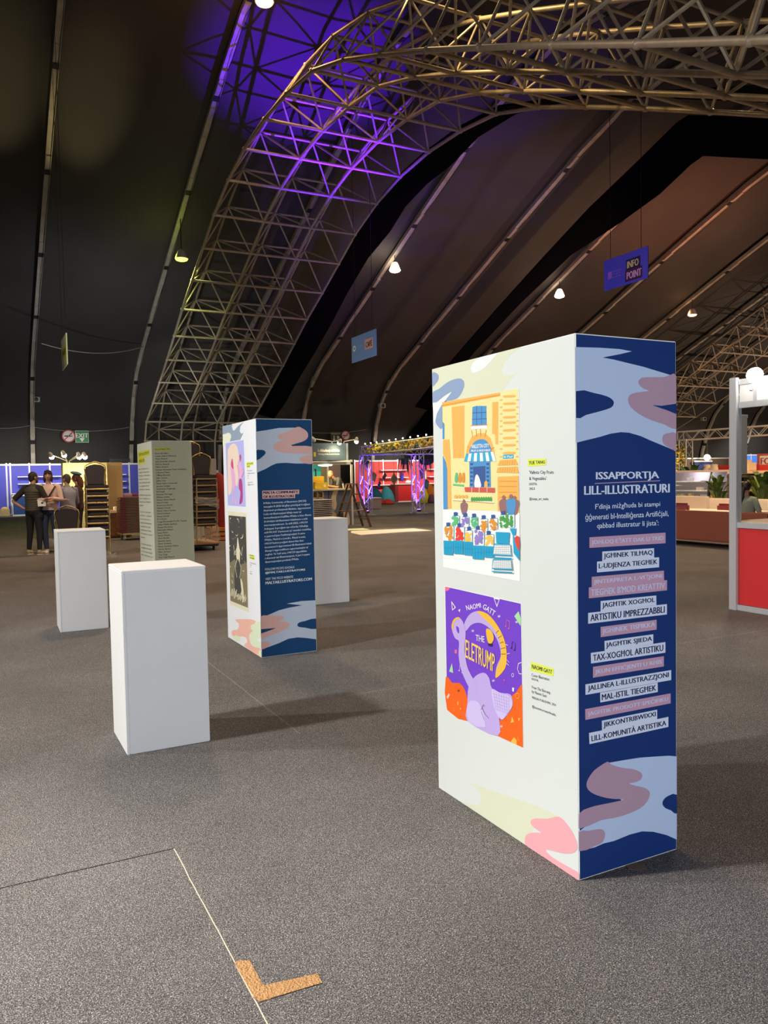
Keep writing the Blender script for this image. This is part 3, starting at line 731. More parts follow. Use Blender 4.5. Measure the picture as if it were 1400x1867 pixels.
side.poly(b, "188,1045 300,1040 400,1043 462,1070 430,1110 395,1118 395,1160 422,1195 382,1228 376,1290 402,1370 465,1402 522,1420 532,1540 310,1382 345,1342 340,1290 300,1262 220,1262 168,1255 145,1220 160,1182 215,1175 240,1140 238,1092", SLM, 0, 2)
side.poly(b, "470,1085 522,1078 528,1280 430,1300 528,1330 528,1402 452,1395 400,1350 383,1300 390,1240 420,1190 395,1160 405,1118", LGN, 1, 2)
side.poly(b, "152,1276 200,1245 242,1260 260,1292 236,1328", LGN, 1, 2); side.poly(b, "500,1440 530,1450 532,1535 490,1490", LGN, 1)
b.build('lower_swirl', parent=P2)
b = MB(); side.zoom(*ZF); LLC = pc((186, 186, 242)); PCH = pc((246, 220, 200)); PK1 = pc((236, 180, 226)); RSE = pc((206, 90, 130)); DRS = pc((186, 70, 140))
side.poly(b, "77,455 312,415 337,1278 105,1256", LLC, 1)
side.poly(b, "105,600 118,520 150,472 190,460 225,490 243,570 250,650 237,730 243,900 228,1002 205,985 192,850 165,680 150,720 158,900 158,1050 135,1112 108,1080", PCH, 2, 3)
side.poly(b, "142,760 150,680 166,650 180,700 184,800 200,860 205,990 190,1050 195,1110 218,1232 205,1235 180,1060 178,1180 186,1220 168,1225 172,1060 152,900", PK1, 3, 2)
side.poly(b, "150,705 165,650 182,790 152,752", RSE, 4, 2)
side.poly(b, "228,740 258,725 262,640 272,615 280,650 282,730 300,790 316,830 292,900 285,930 254,922 250,850", PK1, 3, 2)
side.poly(b, "258,620 276,600 282,650 268,700", RSE, 4, 2); side.poly(b, "255,925 287,925 298,1060 296,1205 265,1242 256,1222 272,1090 250,1040", DRS, 4, 2)
side.stroke(b, "228,740 245,800 252,850", .006, RSE, 5); side.stroke(b, "300,790 316,828 285,900", .006, RSE, 5)
b.build('lilac_picture', parent=P2)
b = MB(); DRK = pc((76, 74, 72)); OLV = pc((132, 124, 98)); BNE = pc((226, 222, 186)); FRM = pc((232, 226, 196))
TLp, TRp = (405.0 + 10, 740 + 190), (400 + 345 / 7, 740 + 1362 / 7)
side.zoom((0, 0), 1)
Zf = lambda x, y: (400 + x / 7, 740 + y / 7); Zg = lambda x, y: (400 + x / 7, 980 + y / 7)
side.poly(b, [Zf(105, 1328), Zf(345, 1360), Zg(370, 955), Zg(130, 848)], FRM, 1)
q_ = [Zf(114, 1385), Zf(336, 1408), Zg(360, 895), Zg(134, 802)]; side.poly(b, q_, DRK, 2)
def inq(x, y):       # position inside the dark picture, x to the right, y down
    tl, tr, br, bl = [np.array(c) for c in q_]; return tuple((1 - y) * ((1 - x) * tl + x * tr) + y * ((1 - x) * bl + x * br))
side.poly(b, [inq(0, .56), inq(.3, .50), inq(.6, .55), inq(1, .5), inq(1, 1), inq(0, 1)], OLV, 3)
random.seed(21)
for k in range(46):
    x, y = random.uniform(.04, .9), random.uniform(.02, .95); a = random.uniform(0, 6.28); r = random.uniform(.03, .10)
    side.stroke(b, [inq(x + r * math.cos(a + t) * .9, y + r * .35 * math.sin(a + t)) for t in (0, .7, 1.4, 2.1)], random.uniform(.004, .010), BNE if k % 3 else OLV, 4)
side.poly(b, [inq(.50, .24), inq(.56, .30), inq(.62, .42), inq(.60, .52), inq(.54, .78), inq(.49, .78), inq(.47, .55), inq(.40, .45), inq(.46, .33)], BNE, 5, 3)
side.poly(b, [inq(.40, .52), inq(.60, .52), inq(.62, .78), inq(.42, .80)], DRK, 6, 2)
side.poly(b, [inq(.30, .62), inq(.52, .60), inq(.62, .72), inq(.66, .85), inq(.45, .88), inq(.28, .85)], DRK, 6, 3)
side.poly(b, [inq(.62, .70), inq(.74, .74), inq(.8, .9), inq(.74, .96), inq(.66, .82)], BNE, 7, 2)
for s_ in (-1, 1): side.stroke(b, [inq(.52 + s_ * .06, .36), inq(.52 + s_ * .20, .44), inq(.52 + s_ * .26, .34)], .012, BNE, 6); side.stroke(b, [inq(.5 + s_ * .05, .5), inq(.5 + s_ * .18, .58), inq(.5 + s_ * .08, .7)], .010, BNE, 7)
for k in range(16): x = .05 + .055 * k; side.stroke(b, [inq(x, .97 - random.uniform(0, .05)), inq(x + .06, .9 - random.uniform(0, .06))], .014, BNE if k % 2 else FRM, 6)
b.build('dark_picture', parent=P2)
side.zoom(*ZF)
caption('caption', P2, side, [('DYLAN', ((350, 706), (437, 700), (437, 738), (352, 745))), ('OFF', ((352, 745), (394, 742), (394, 772), (354, 776)))],
        [('Purple', (358, 822), (420, 818), 20), ('Submission', (360, 856), (455, 850), 20), ('INK', (362, 886), (380, 885), 14), ('24', (362, 916), (376, 915), 14), ('portrait', (364, 972), (430, 968), 18), ('@artist', (365, 1002), (442, 998), 18)])
side.zoom(*ZG)
caption('caption', P2, side, [('MARK', ((382, 208), (444, 220), (445, 245), (383, 232))), ('SCICLUNA', ((383, 235), (447, 248), (449, 285), (385, 265)))],
        [('Untitled', (388, 322), (468, 345), 18), ('INK', (388, 348), (408, 354), 13), ('23', (388, 374), (402, 378), 13), ('print', (390, 432), (412, 440), 15), ('@ink', (390, 460), (418, 468), 15)])
b = MB(); front.zoom(*ZF)
front.poly(b, "465,308 600,290 760,262 900,258 1010,258 1080,350 900,470 1000,520 1205,592 1205,716 980,715 850,705 740,712 680,735 590,785 490,828 465,840", GLT, 0)
front.poly(b, "465,548 520,540 562,542 592,562 590,590 560,620 465,672", TNV, 1, 2)
front.poly(b, "1005,247 1060,262 1120,300 1143,345 1130,398 1060,440 888,490 1000,490 1205,500 1205,592 1050,585 900,582 780,568 710,535 693,495 720,455 850,405 780,405 748,375 770,345 870,310", SALM, 1, 2)
front.poly(b, "1205,614 1100,620 1040,640 1030,665 1050,695 1110,715 1205,716", SALM, 1, 2)
b.build('upper_swirl', parent=P2); b = MB(); front.zoom(*ZG)
front.poly(b, "1255,792 1050,803 860,835 1065,858 900,885 760,920 610,985 520,1000 520,1428 650,1385 760,1345 880,1290 1000,1272 1100,1280 1255,1298", GLT, 0)
front.poly(b, "1255,1028 1100,1060 1020,1080 996,1112 1020,1137 1100,1147 1255,1163", TNV, 1, 2)
front.poly(b, "520,1003 600,985 720,990 800,992 820,1015 800,1045 740,1068 820,1066 880,1080 895,1110 870,1150 780,1195 620,1255 520,1296 520,1218 620,1185 722,1150 620,1155 520,1164", SALM, 1, 2)
front.poly(b, "520,1165 620,1156 720,1150 620,1187 520,1220", TNV, 2); front.poly(b, "520,1332 600,1325 642,1345 625,1382 520,1430", SALM, 1, 2)
b.build('lower_swirl', parent=P2)
b = MB(); front.zoom(*ZF); LT2 = pc((206, 214, 230), 1.3)
front.label(b, 'MALTA COMMUNITY', ((550, 1060), (1025, 1049), (1025, 1104), (550, 1114)), SALM, INKN, 1, .05, (.03, .2, .2)); front.label(b, 'OF ILLUSTRATORS', ((550, 1114), (973, 1104), (973, 1155), (552, 1166)), SALM, INKN, 1, .05, (.03, .2, .2))
para = ['Il-Malta Community of Illustrators (MCOI)', "twaqqfet fl-2020 bil-għan prinċipali li tiġbor", 'illustraturi professjonali flimkien, tippromwovi', "l-użu tal-illustrazzjoni bħala mezz ta'", "komunikazzjoni b'saħħtu f'Malta u biex tħares", 'id-drittijiet tal-illustraturi lokalment u anki', 'internazzjonalment. Sa mill-2022, l-MCOI', "żviluppat il-proġett tar-riċerka f'sħubija", "mill-MCAST b'ammont ta' membri msieħba,", "u pparteċipat f'esibizzjonijiet li saru", "f'Malta, Madrid u Londra. Matul is-snin,", "l-MCOI ħadmet proġetti diversi biex tkun", 'konsistenti li tippromwovi lill-illustraturi lokali', "filwaqt li tipprovdilhom opportunitajiet ta'", "xogħol. Ta' kull sena, l-MCOI tippubblika", "l-Annwal tal-Illustrazzjoni, li juri l-aqwa", "illustrazzjonijiet prodotti f'Malta."]
wid = [550, 600, 605, 485, 610, 560, 558, 565, 605, 520, 530, 500, 600, 560, 540, 575, 435]
for k, (t_, w_) in enumerate(zip(para, wid)):
    x = 565 + k * 1.3; y = 1232 + 47.3 * k; sl = -.052 - .0026 * k
    front.text(b, t_, (x, y), (x + w_, y + sl * w_), (x + w_, y + sl * w_ - 24), (x, y - 24), LT2, 1, .014, True)
front.zoom(*ZG)
for t_, x0, y0, x1, y1, h_, bd in (("FOLLOW MCOI'S SOCIALS", 583, 405, 960, 376, 29, .01), ('@MALTAILLUSTRATORS', 585, 456, 1100, 415, 34, .04), ('VISIT THE MCOI WEBSITE', 587, 531, 945, 502, 29, .01), ('MALTAILLUSTRATORS.COM', 588, 586, 1187, 534, 36, .04)):
    front.text(b, t_, (x0, y0), (x1, y1), (x1, y1 - h_), (x0, y0 - h_), LT2, 1, bd)
b.build('lettering', parent=P2)

# ---- third panel: list of illustrators
P3 = thing('display_stand', 'sage green display panel with a long list of names, beside the stacked chairs', 'exhibition panel', (1.93, 10.13, 0), 0, 'tall exhibition panels')
board_box(P3, .5, 1.0, 2.0, pc((182, 184, 158), 1.3), pc((232, 232, 208), 1.0))
px = lambda x, y, z: seen((P3.location.x + x, P3.location.y + y, z))
side = Face([px(0, 1, 2), px(0, 0, 2), px(0, 0, 0), px(0, 1, 0)], (1.0, 2.0), side_place)
front = Face([px(0, 0, 2), px(.5, 0, 2), px(.5, 0, 0), px(0, 0, 0)], (.5, 2.0), front_place)
ZH = ((230, 780), 7.0)
b = MB(); side.zoom(*ZH); YL = pc((240, 236, 60)); GTX = pc((110, 112, 96))
side.label(b, 'THE MCOI ILLUSTRATION', ((150, 310), (297, 274), (300, 348), (154, 388)), YL, GTX, 1, .03, (.06, .25, .25)); side.label(b, 'ANNUAL 2024', ((155, 388), (236, 368), (240, 450), (160, 470)), YL, GTX, 1, .03, (.08, .25, .25))
random.seed(2)
_y = 530; rows = []
for k in range(25):
    if k in (7, 11, 19): _y += 40 if k != 7 else 28
    rows.append(_y); _y += 43 if k < 11 else 46
words = 'din l-esibizzjoni turi xogħol ta illustraturi Maltin li ħadmu matul is-sena u juru l-varjetà tal-istili u s-suġġetti fl-arti tal-ktieb u l-istampa lokali kontemporanja'.split()
for k, y in enumerate(rows):
    if y > 1620: break
    x = 160 + (y - 530) * .036; w_ = (125 + 4 * ((k * 7) % 5)) * (.35 if k in (10, 18) else 1); sl = -.10 + (y - 530) * .00033
    front_t = ' '.join(words[(k * 3) % 22:(k * 3) % 22 + 3])
    side.text(b, front_t, (x, y + 8), (x + w_, y + 8 + sl * w_), (x + w_, y - 12 + sl * w_), (x, y - 12), GTX, 1, .01, True)
b.build('lettering', parent=P3)
b = MB(); front.zoom(*ZH); DTX = pc((64, 66, 56))
front.label(b, 'ILLUSTRATORI', ((366, 260), (560, 256), (560, 285), (368, 291)), pc((214, 214, 60), 1.3), DTX, 1, .03, (.03, .18, .18))
names = ['Ruth Ancilleri', 'Luana Attard (Mickun)', 'Amy Attard', 'Jelly (Danielle Attard)', 'Marius Attard', 'Mark Attard', 'Damian Bonnamit Fonk (Artkhain)', 'S-Boyted Maxsl', 'Tiffany Bonnici', 'Julie Camun', 'Julien Cini', 'Marie Claire Camenzuli', 'Jessica Cutajar', 'Andrianna Degiorgio', 'Ed Dingli', 'Damian Farrugia', 'Miriam Galea', 'Emma Galea Naudi', 'Naomi Gatt', 'Francesca Grech', 'Melanie Grech', 'Marie Claire Grima', 'David Hudson', 'Remy Axisak', 'Erri Lanser', 'Craig Macdonald (Ta Mc Tanun)', 'Julian Mallia (Julinu)', 'Daniel Mercieca', 'Marinella Mifsud', 'Luca Pisani', 'Sarah Pisani', 'Zack Ritchie', 'Etienne Saacs', 'Mark Scicluna', 'Maria Scicluna Zahra', 'Marisa Spiteri', 'Matt Stroud', 'Yue Tang', 'Yeni Yolly Pietersz']
wn = [165, 265, 150, 250, 172, 155, 390, 175, 182, 145, 122, 265, 182, 245, 105, 205, 165, 235, 145, 200, 170, 235, 165, 152, 122, 370, 245, 190, 192, 130, 150, 145, 165, 170, 258, 158, 150, 112, 205]
for k, (t_, w_) in enumerate(zip(names, wn)):
    y = 336 + 35.0 * k; x = 371 + k * 1.12; sl = -.02 - .0012 * k
    front.text(b, t_, (x, y), (x + w_, y + sl * w_), (x + w_, y + sl * w_ - 20), (x, y - 20), DTX, 1, .012, True)
b.build('lettering', parent=P3)

# ---- plinths
def plinth(label, x, y, s=.46, h=1.013, rz=0.):
    t = thing('plinth', label, 'plinth', (x, y, 0), rz, 'white plinths')
    MB().bx(.014, s, .0, s, 0, h - .014, MPL).build('box', parent=t, bevel=.004)
    MB().bx(-.0005, s + .001, -.0008, s + .001, h - .0155, h, mat('plinth_top', (.84, .83, .82), .5)).build('top_board', parent=t, bevel=.003)
    MB().bx(0, .0145, -.0004, s, .0, h - .016, mat('plinth_side', (.82, .82, .81), .5)).build('side_board', parent=t, bevel=.002)
    return t
plinth('nearest white plinth, standing alone in front of the list panel', .665, 4.44, rz=math.radians(.4))
plinth('white plinth in front of the single dark chair', .665, 8.45, rz=math.radians(-.8))
plinth('white plinth partly hidden behind the teal-ended panel', 3.46, 8.615)

# ---- tape corner on the floor
def tape_piece(pts, z0):
    return [Vector((p.x, p.y, z0)) for p in [on_floor(*q) for q in pts]]
mt = mat('brown_packing_tape', (.62, .33, .13), .18, noise=.25, nscale=60, bump=.9, bscale=140)
tt = thing('floor_tape', 'L-shaped brown packing tape corner stuck on the carpet', 'tape', tuple(on_floor(480, 1812)))
for pts, z0 in (([(427, 1756), (436, 1752), (455, 1752), (494, 1822), (473, 1827), (463, 1819)], .0012), ([(463, 1802), (579, 1776), (588, 1793), (474, 1827), (461, 1820)], .0020)):
    p = tape_piece(pts, 0); o0 = tt.location
    n = len(p); b = MB(); b.prism([(q.x - o0.x, q.y - o0.y) for q in p], .0008, mt, base=z0); b.build('tape_strip', parent=tt)
b = MB(); p = [on_floor(x, y) for x, y in ((1140, 1577), (1152, 1573), (1174, 1574), (1178, 1583), (1166, 1588), (1146, 1585))]
c = sum(p, Vector()) / 6; b.prism([(q.x - c.x, q.y - c.y) for q in p], .001, mat('old_tape', (.20, .13, .06), .5, noise=.3, nscale=40), base=.001)
o = b.build('floor_tape', loc=tuple(c)); tag(o, 'dull scrap of brown tape on the carpet at the foot of the navy panel end', 'tape')

# ------------------------------------------------------------------ people
def skinned(verts, edges, radii, m, name, parent, extra=None, sub=2):
    me = bpy.data.meshes.new(name); me.from_pydata([tuple(v) for v in verts], edges, [])
    o = bpy.data.objects.new(name, me); COL.objects.link(o)
    o.modifiers.new('skin', 'SKIN'); sd = me.skin_vertices[0].data
    for i, r in enumerate(radii):
        sd[i].radius = (r, r) if not isinstance(r, tuple) else r
        sd[i].use_root = (i == 0)
    s_ = o.modifiers.new('sub', 'SUBSURF'); s_.levels = sub; s_.render_levels = sub
    dg = bpy.context.evaluated_depsgraph_get(); m2 = bpy.data.meshes.new_from_object(o.evaluated_get(dg))
    b = MB(); b.add([v.co.copy() for v in m2.vertices], [tuple(p.vertices) for p in m2.polygons], m)
    bpy.data.objects.remove(o); bpy.data.meshes.remove(me); bpy.data.meshes.remove(m2)
    if extra: extra(b)
    return b.build(name, parent=parent, smooth=True)
V = Vector
MEYE = mat('eye_dark', (.03, .02, .02), .3)
MLIP = mat('lip', (.42, .16, .13), .5)
def person(label, loc, rz, H, pose, fit, skin=MSKIN):
    """Local frame: +y is where the body faces, +x its right-hand side seen from behind. pose holds joint positions in metres for a 1.72 m body."""
    k = H / 1.72; t = thing('person', label, 'person', loc, rz)
    J = dict(pel=V((0, 0, .94)), bel=V((0, .01, 1.10)), che=V((0, .0, 1.30)), nek=V((0, .01, 1.46)), hea=V((0, .03, 1.58)))
    for s_, n in ((1, 'R'), (-1, 'L')):
        J['sh' + n] = V((.175 * s_, 0, 1.395)); J['el' + n] = V((.235 * s_, -.03, 1.10)); J['wr' + n] = V((.25 * s_, .05, .85))
        J['hp' + n] = V((.085 * s_, 0, .90)); J['kn' + n] = V((.105 * s_, .02, .49)); J['an' + n] = V((.115 * s_, -.02, .08)); J['to' + n] = V((.125 * s_, .12, .035))
        J['fd' + n] = V((0, .03, -1))
    for q, v in pose.items():
        if q in J: J[q] = V(v)
    for q in J:
        if not q.startswith('fd'): J[q] = J[q] * k
    # body
    vs, es, rs, ix = [], [], [], {}
    def add(n, p, r, par=None):
        ix[n] = len(vs); vs.append(p); rs.append(r)
        if par is not None: es.append((ix[par], ix[n]))
    add('pel', J['pel'], .10 * k); add('bel', J['bel'], (.105 * k, .085 * k), 'pel'); add('che', J['che'], (.12 * k, .09 * k), 'bel'); add('nek', J['nek'], .052 * k, 'che'); add('hea', J['hea'], .06 * k, 'nek')
    for n in 'RL':
        add('sh' + n, J['sh' + n], .052 * k, 'che'); add('el' + n, J['el' + n], .038 * k, 'sh' + n); add('wr' + n, J['wr' + n], .026 * k, 'el' + n)
        d = V(J['fd' + n]).normalized(); side = d.cross(V((0, 0, 1)))
        if side.length < .2: side = V((0, 1, 0)) if n == 'R' else V((0, 1, 0))
        side.normalize(); up = side.cross(d).normalized()
        add('pm' + n, J['wr' + n] + d * .06 * k, (.030 * k, .016 * k), 'wr' + n)
        for i, (off, ln) in enumerate(((-.027, .068), (-.009, .078), (.009, .074), (.027, .060))):
            a = J['wr' + n] + d * .085 * k + side * off * k
            add('f%d%s' % (i, n), a, .0095 * k, 'pm' + n)
            add('g%d%s' % (i, n), a + d * ln * .5 * k - up * .010 * k, .0085 * k, 'f%d%s' % (i, n))
            add('h%d%s' % (i, n), a + d * ln * .85 * k - up * .030 * k, .0075 * k, 'g%d%s' % (i, n))
        th = J['wr' + n] + d * .03 * k + side * -.036 * k
        add('t0' + n, th, .011 * k, 'pm' + n); add('t1' + n, th + d * .035 * k - side * .018 * k - up * .012 * k, .009 * k, 't0' + n)
        add('hp' + n, J['hp' + n], .085 * k, 'pel'); add('kn' + n, J['kn' + n], .055 * k, 'hp' + n); add('an' + n, J['an' + n], .035 * k, 'kn' + n); add('to' + n, J['to' + n], .028 * k, 'an' + n)
    hc = J['hea'] + V((0, .012, .045)) * k; yaw = pose.get('head_yaw', 0); pit = pose.get('head_pitch', 0)
    HT = Matrix.Rotation(yaw, 3, 'Z') @ Matrix.Rotation(-pit, 3, 'X')
    def head(b):
        n0 = len(b.v); b.ball(hc, .074 * k, .095 * k, .115 * k, skin, 18, 14, HT)
        for i in range(n0, len(b.v)):                         # jaw taper, flatter face
            q = HT.transposed() @ (V(b.v[i]) - hc)
            if q.z < 0: q.x *= 1 - .32 * min(1, -q.z / (.115 * k)); q.y *= 1 - .10 * min(1, -q.z / (.115 * k))
            if q.y > 0: q.y *= .94
            b.v[i] = tuple(hc + HT @ q)
        P = lambda x, y, z: hc + HT @ (V((x, y, z)) * k)
        b.path([P(0, .086, .018), P(0, .104, -.018), P(0, .092, -.030)], .012 * k, skin, 6, radii=[.008 * k, .014 * k, .011 * k])
        for s_ in (1, -1):
            b.ball(P(.074 * s_, -.002, -.005), .010 * k, .020 * k, .030 * k, skin, 8, 6, HT)
            b.ball(P(.030 * s_, .083, .012), .012 * k, .006 * k, .007 * k, MEYE, 8, 5, HT)
            b.path([P(.015 * s_, .090, .032), P(.032 * s_, .086, .036), P(.048 * s_, .074, .030)], .004 * k, MEYE, 5)
        b.ball(P(0, .083, -.055), .022 * k, .008 * k, .008 * k, MLIP, 8, 5, HT)
    skinned(vs, es, rs, skin, 'body', t, head)
    P = lambda x, y, z: hc + HT @ (V((x, y, z)) * k)
    # shirt or top
    f = fit
    def ringline(pts):
        return [((p[0] * k, p[1] * k, p[2] * k), p[3] * k, p[4] * k, p[5] if len(p) > 5 else 0) for p in pts]
    if 'top' in f:
        b = MB(); A, B_, C_ = J['pel'], J['che'], J['nek']
        L = lambda u: A.lerp(J['bel'], min(1, u * 3)) if u < 1 / 3 else (J['bel'].lerp(B_, (u - 1 / 3) * 3) if u < 2 / 3 else B_.lerp(C_, (u - 2 / 3) * 3))
        g = f.get('girth', 1.0)
        rings = []
        for u, rx, ry in ((f.get('hem', -.05), .165, .125), (.12, .162, .125), (.33, .155, .120), (.52, .170, .125), (.70, .190, .125), (.80, .188, .112), (.90, .125, .085), (.985, .066, .066)):
            c = A + (J['bel'] - A) * (u * 3) if u < 0 else L(u)
            rings.append((c, rx * k * g, ry * k * g, 0))
        b.loft(rings, f['top'], 18)
        for n in 'RL':
            s_, e_, w_ = J['sh' + n], J['el' + n], J['wr' + n]
            mid = s_.lerp(V((0, s_.y, s_.z)), .35)
            if f.get('sleeve', 'long') == 'long': b.path([mid, s_, s_.lerp(e_, .5), e_, e_.lerp(w_, .5), w_.lerp(e_, .06)], .05, f.get('sleeve_m', f['top']), 10, radii=[q * k for q in (.075, .072, .060, .053, .046, .040)])
            else: b.path([mid, s_, s_.lerp(e_, .5), s_.lerp(e_, .85)], .05, f.get('sleeve_m', f['top']), 10, radii=[q * k for q in (.075, .072, .062, .058)])
        if f.get('quilt'):
            for i in range(9):
                u = .02 + i * .088; c = L(u); b.loft([(c - V((0, 0, .026)) * k, .166 * k * g, .126 * k * g, 0), (c, .180 * k * g, .138 * k * g, 0), (c + V((0, 0, .026)) * k, .166 * k * g, .126 * k * g, 0)], f['quilt'], 18)
            c = L(.82); b.loft([(c - V((0, 0, .05)) * k, .196 * k, .135 * k, 0), (c, .192 * k, .13 * k, 0), (c + V((0, 0, .06)) * k, .12 * k, .09 * k, 0)], f['quilt'], 18)
            c = J['nek']; b.loft([(c - V((0, 0, .03)) * k, .085 * k, .085 * k, 0), (c + V((0, 0, .03)) * k, .07 * k, .07 * k, 0)], f['quilt'], 14)
        if f.get('collar'): c = J['nek']; b.loft([(c - V((0, 0, .03)) * k, .085 * k, .08 * k, 0), (c + V((0, 0, .025)) * k, .066 * k, .066 * k, 0)], f['top'], 14)
        b.build(f.get('top_name', 'shirt'), parent=t, smooth=True)
    if 'legs' in f:
        b = MB(); pl = J['pel']; 
        if not f.get('seated'): b.loft([(pl + V((0, 0, .09)) * k, .150 * k, .112 * k, 0), (pl, .165 * k, .122 * k, 0), (pl - V((0, 0, .09)) * k, .155 * k, .115 * k, 0), (pl - V((0, 0, .14)) * k, .09 * k, .07 * k, 0)], f['legs'], 16)
        for n in 'RL':
            a, c, d = J['hp' + n], J['kn' + n], J['an' + n]
            b.path([a + (a - c).normalized() * .02, a.lerp(c, .3), c, c.lerp(d, .35), d + (c - d).normalized() * .03], .08, f['legs'], 12, radii=[q * k for q in (.096, .086, .066, .060, .046)])
        b.build(f.get('legs_name', 'trousers'), parent=t, smooth=True)
    if 'shoes' in f:
        for n in 'RL':
            a, d = J['an' + n], J['to' + n]; dr = (d - a); dr.z = 0; dr.normalize(); R_ = Matrix.Rotation(math.atan2(-dr.x, dr.y), 3, 'Z'); c = (a + d) / 2
            b = MB(); b.ball((c.x, c.y, .042 * k), .045 * k, .125 * k, .042 * k, f['shoes'], 12, 8, R_); b.ball((a.x, a.y, .065 * k), .045 * k, .055 * k, .055 * k, f['shoes'], 10, 6, R_)
            b.prism([(.045 * k * math.cos(q * PI / 8), .128 * k * math.sin(q * PI / 8)) for q in range(16)], .018 * k, f.get('sole', f['shoes']), T=Matrix.Translation((c.x, c.y, .0)) @ R_.to_4x4())
            b.build('shoe', parent=t, smooth=True)
    if 'hair' in f:
        b = MB(); st = f.get('style', 'short')
        if st == 'short': b.ball(P(0, -.014, .022), .081 * k, .096 * k, .103 * k, f['hair'], 16, 10, HT); b.ball(P(0, -.05, -.03), .066 * k, .05 * k, .075 * k, f['hair'], 12, 8, HT)
        elif st == 'bob':
            b.ball(P(0, -.020, .022), .088 * k, .100 * k, .106 * k, f['hair'], 16, 10, HT)
            for s_ in (1, -1): b.ball(P(.070 * s_, -.005, -.055), .026 * k, .060 * k, .085 * k, f['hair'], 10, 8, HT)
            b.ball(P(0, -.06, -.055), .080 * k, .05 * k, .09 * k, f['hair'], 12, 8, HT)
            b.path([P(-.06, .070, .055), P(0, .088, .066), P(.06, .070, .055)], .018 * k, f['hair'], 6)
        elif st == 'long':
            b.ball(P(0, -.016, .02), .088 * k, .102 * k, .106 * k, f['hair'], 16, 10, HT); b.path([P(0, -.07, .02), P(.01, -.095, -.10), P(.01, -.09, -.20), P(0, -.08, -.27)], .07 * k, f['hair'], 12, radii=[q * k for q in (.07, .082, .075, .03)])
        elif st == 'tail':
            b.ball(P(0, -.016, .02), .086 * k, .102 * k, .106 * k, f['hair'], 16, 10, HT); b.path([P(0, -.095, -.02), P(.005, -.125, -.09), P(.0, -.13, -.19), P(-.012, -.135, -.30), P(-.02, -.14, -.37)], .03 * k, f['hair'], 9, radii=[q * k for q in (.036, .032, .030, .024, .008)])
        b.build('hair', parent=t, smooth=True)
    if 'beard' in f: MB().ball(P(0, .050, -.078), .052 * k, .042 * k, .050 * k, f['beard'], 12, 8, HT).build('beard', parent=t, smooth=True)
    return t, J, k, P, HT

KH = lambda v: V(v)
BLKT = mat('black_trousers', (.012, .012, .015), .85)
# man in quilted vest, seen from behind, reaching towards the woman
g = on_floor(64, 1011)
p1 = person('man in dark quilted vest seen from behind, hand on hip, other arm reaching out', (g.x, g.y, 0), math.radians(-38), 1.71,
    dict(elR=(.30, .06, 1.12), wrR=(.50, .28, 1.14), fdR=(.7, .7, .05), elL=(-.40, -.12, 1.13), wrL=(-.22, -.02, .98), fdL=(.8, .3, -.3), head_yaw=math.radians(-28), anL=(-.14, .0, .08), toL=(-.17, .13, .035), anR=(.15, -.06, .08), toR=(.20, .07, .035), knR=(.13, .0, .49)),
    dict(top=mat('vest_shirt', (.030, .022, .018), .9), sleeve='short', quilt=mat('quilted_vest', (.075, .062, .042), .75, noise=.2, nscale=15), top_name='quilted_vest', legs=BLKT, shoes=mat('tan_trainer', (.46, .36, .20), .7), sole=mat('sole', (.7, .65, .55), .7), hair=mat('dark_hair', (.022, .014, .010), .7), beard=mat('dark_beard', (.03, .02, .015), .8)), MTAN)
# woman with folded arms facing the camera
g = on_floor(93, 1009.5)
PINKT = mat('pink_top', (.72, .50, .42), .85, noise=.06, nscale=12)
w1, J, k, P, HT = person('woman in pale pink top with short dark hair and arms folded, facing the camera', (g.x, g.y, 0), math.radians(180 - 8), 1.74,
    dict(elR=(.25, .06, 1.12), wrR=(.06, .24, 1.13), fdR=(-1, .1, .12), elL=(-.25, .06, 1.12), wrL=(-.07, .25, 1.16), fdL=(1, .12, .1), anR=(.07, .03, .08), toR=(.08, .17, .035), anL=(-.13, -.05, .08), toL=(-.15, .09, .035)),
    dict(top=PINKT, girth=1.04, legs=mat('jeans', (.022, .034, .075), .85, noise=.3, nscale=14), legs_name='jeans', shoes=mat('white_shoe', (.6, .55, .48), .6), hair=mat('dark_bob', (.035, .014, .014), .55), style='bob'))
b = MB(); b.path([V((-.13, .10, 1.40)) * k, V((-.02, .150, 1.22)) * k, V((.10, .155, 1.02)) * k, V((.19, .10, .86)) * k], .013, MDARK, 6, flat=1.6); b.path([V((-.13, .10, 1.40)) * k, V((-.12, -.06, 1.44)) * k, V((.0, -.15, 1.15)) * k, V((.19, .06, .86)) * k], .012, MDARK, 6)
b.ball(V((.21, .10, .80)) * k, .11, .06, .12, MDARK, 12, 8); b.build('shoulder_bag', parent=w1, smooth=True)
b = MB()
for s_ in (1, -1): b.ball(P(.036 * s_, .062, .092), .032 * k, .012 * k, .020 * k, MDARK, 10, 6, HT)
b.tube(P(-.03, .066, .094), P(.03, .066, .094), .005, MDARK, 6); b.build('sunglasses', parent=w1, smooth=True)
b = MB()
fw = Face([(0, 0), (1, 0), (1, 1), (0, 1)], (.22, .05), lambda u, v, l: V((.11 - u, .1475, 1.195 + v)) * k)
fw.text(b, 'NEW YORK', (.06, .9), (.94, .9), (.94, .1), (.06, .1), mat('chest_print', (.42, .20, .16), .8), 0, .02); b.build('chest_print', parent=w1)
b = MB(); b.prism([(-.075, -.06), (.075, -.06), (.085, .06), (-.08, .07)], .01, mat('leaflet', (.75, .74, .72), .5), T=Matrix.Translation((0, 0, 0)) @ Matrix.Rotation(math.radians(80), 4, 'X')); 
b.ball((.01, -.006, .0), .03, .006, .03, MDARK, 8, 5)
o = b.build('leaflet'); q = at_y(76, 918, g.y - .22); o.location = q; tag(o, 'white leaflet with dark picture held up between the vest man and the pink-topped woman', 'leaflet')
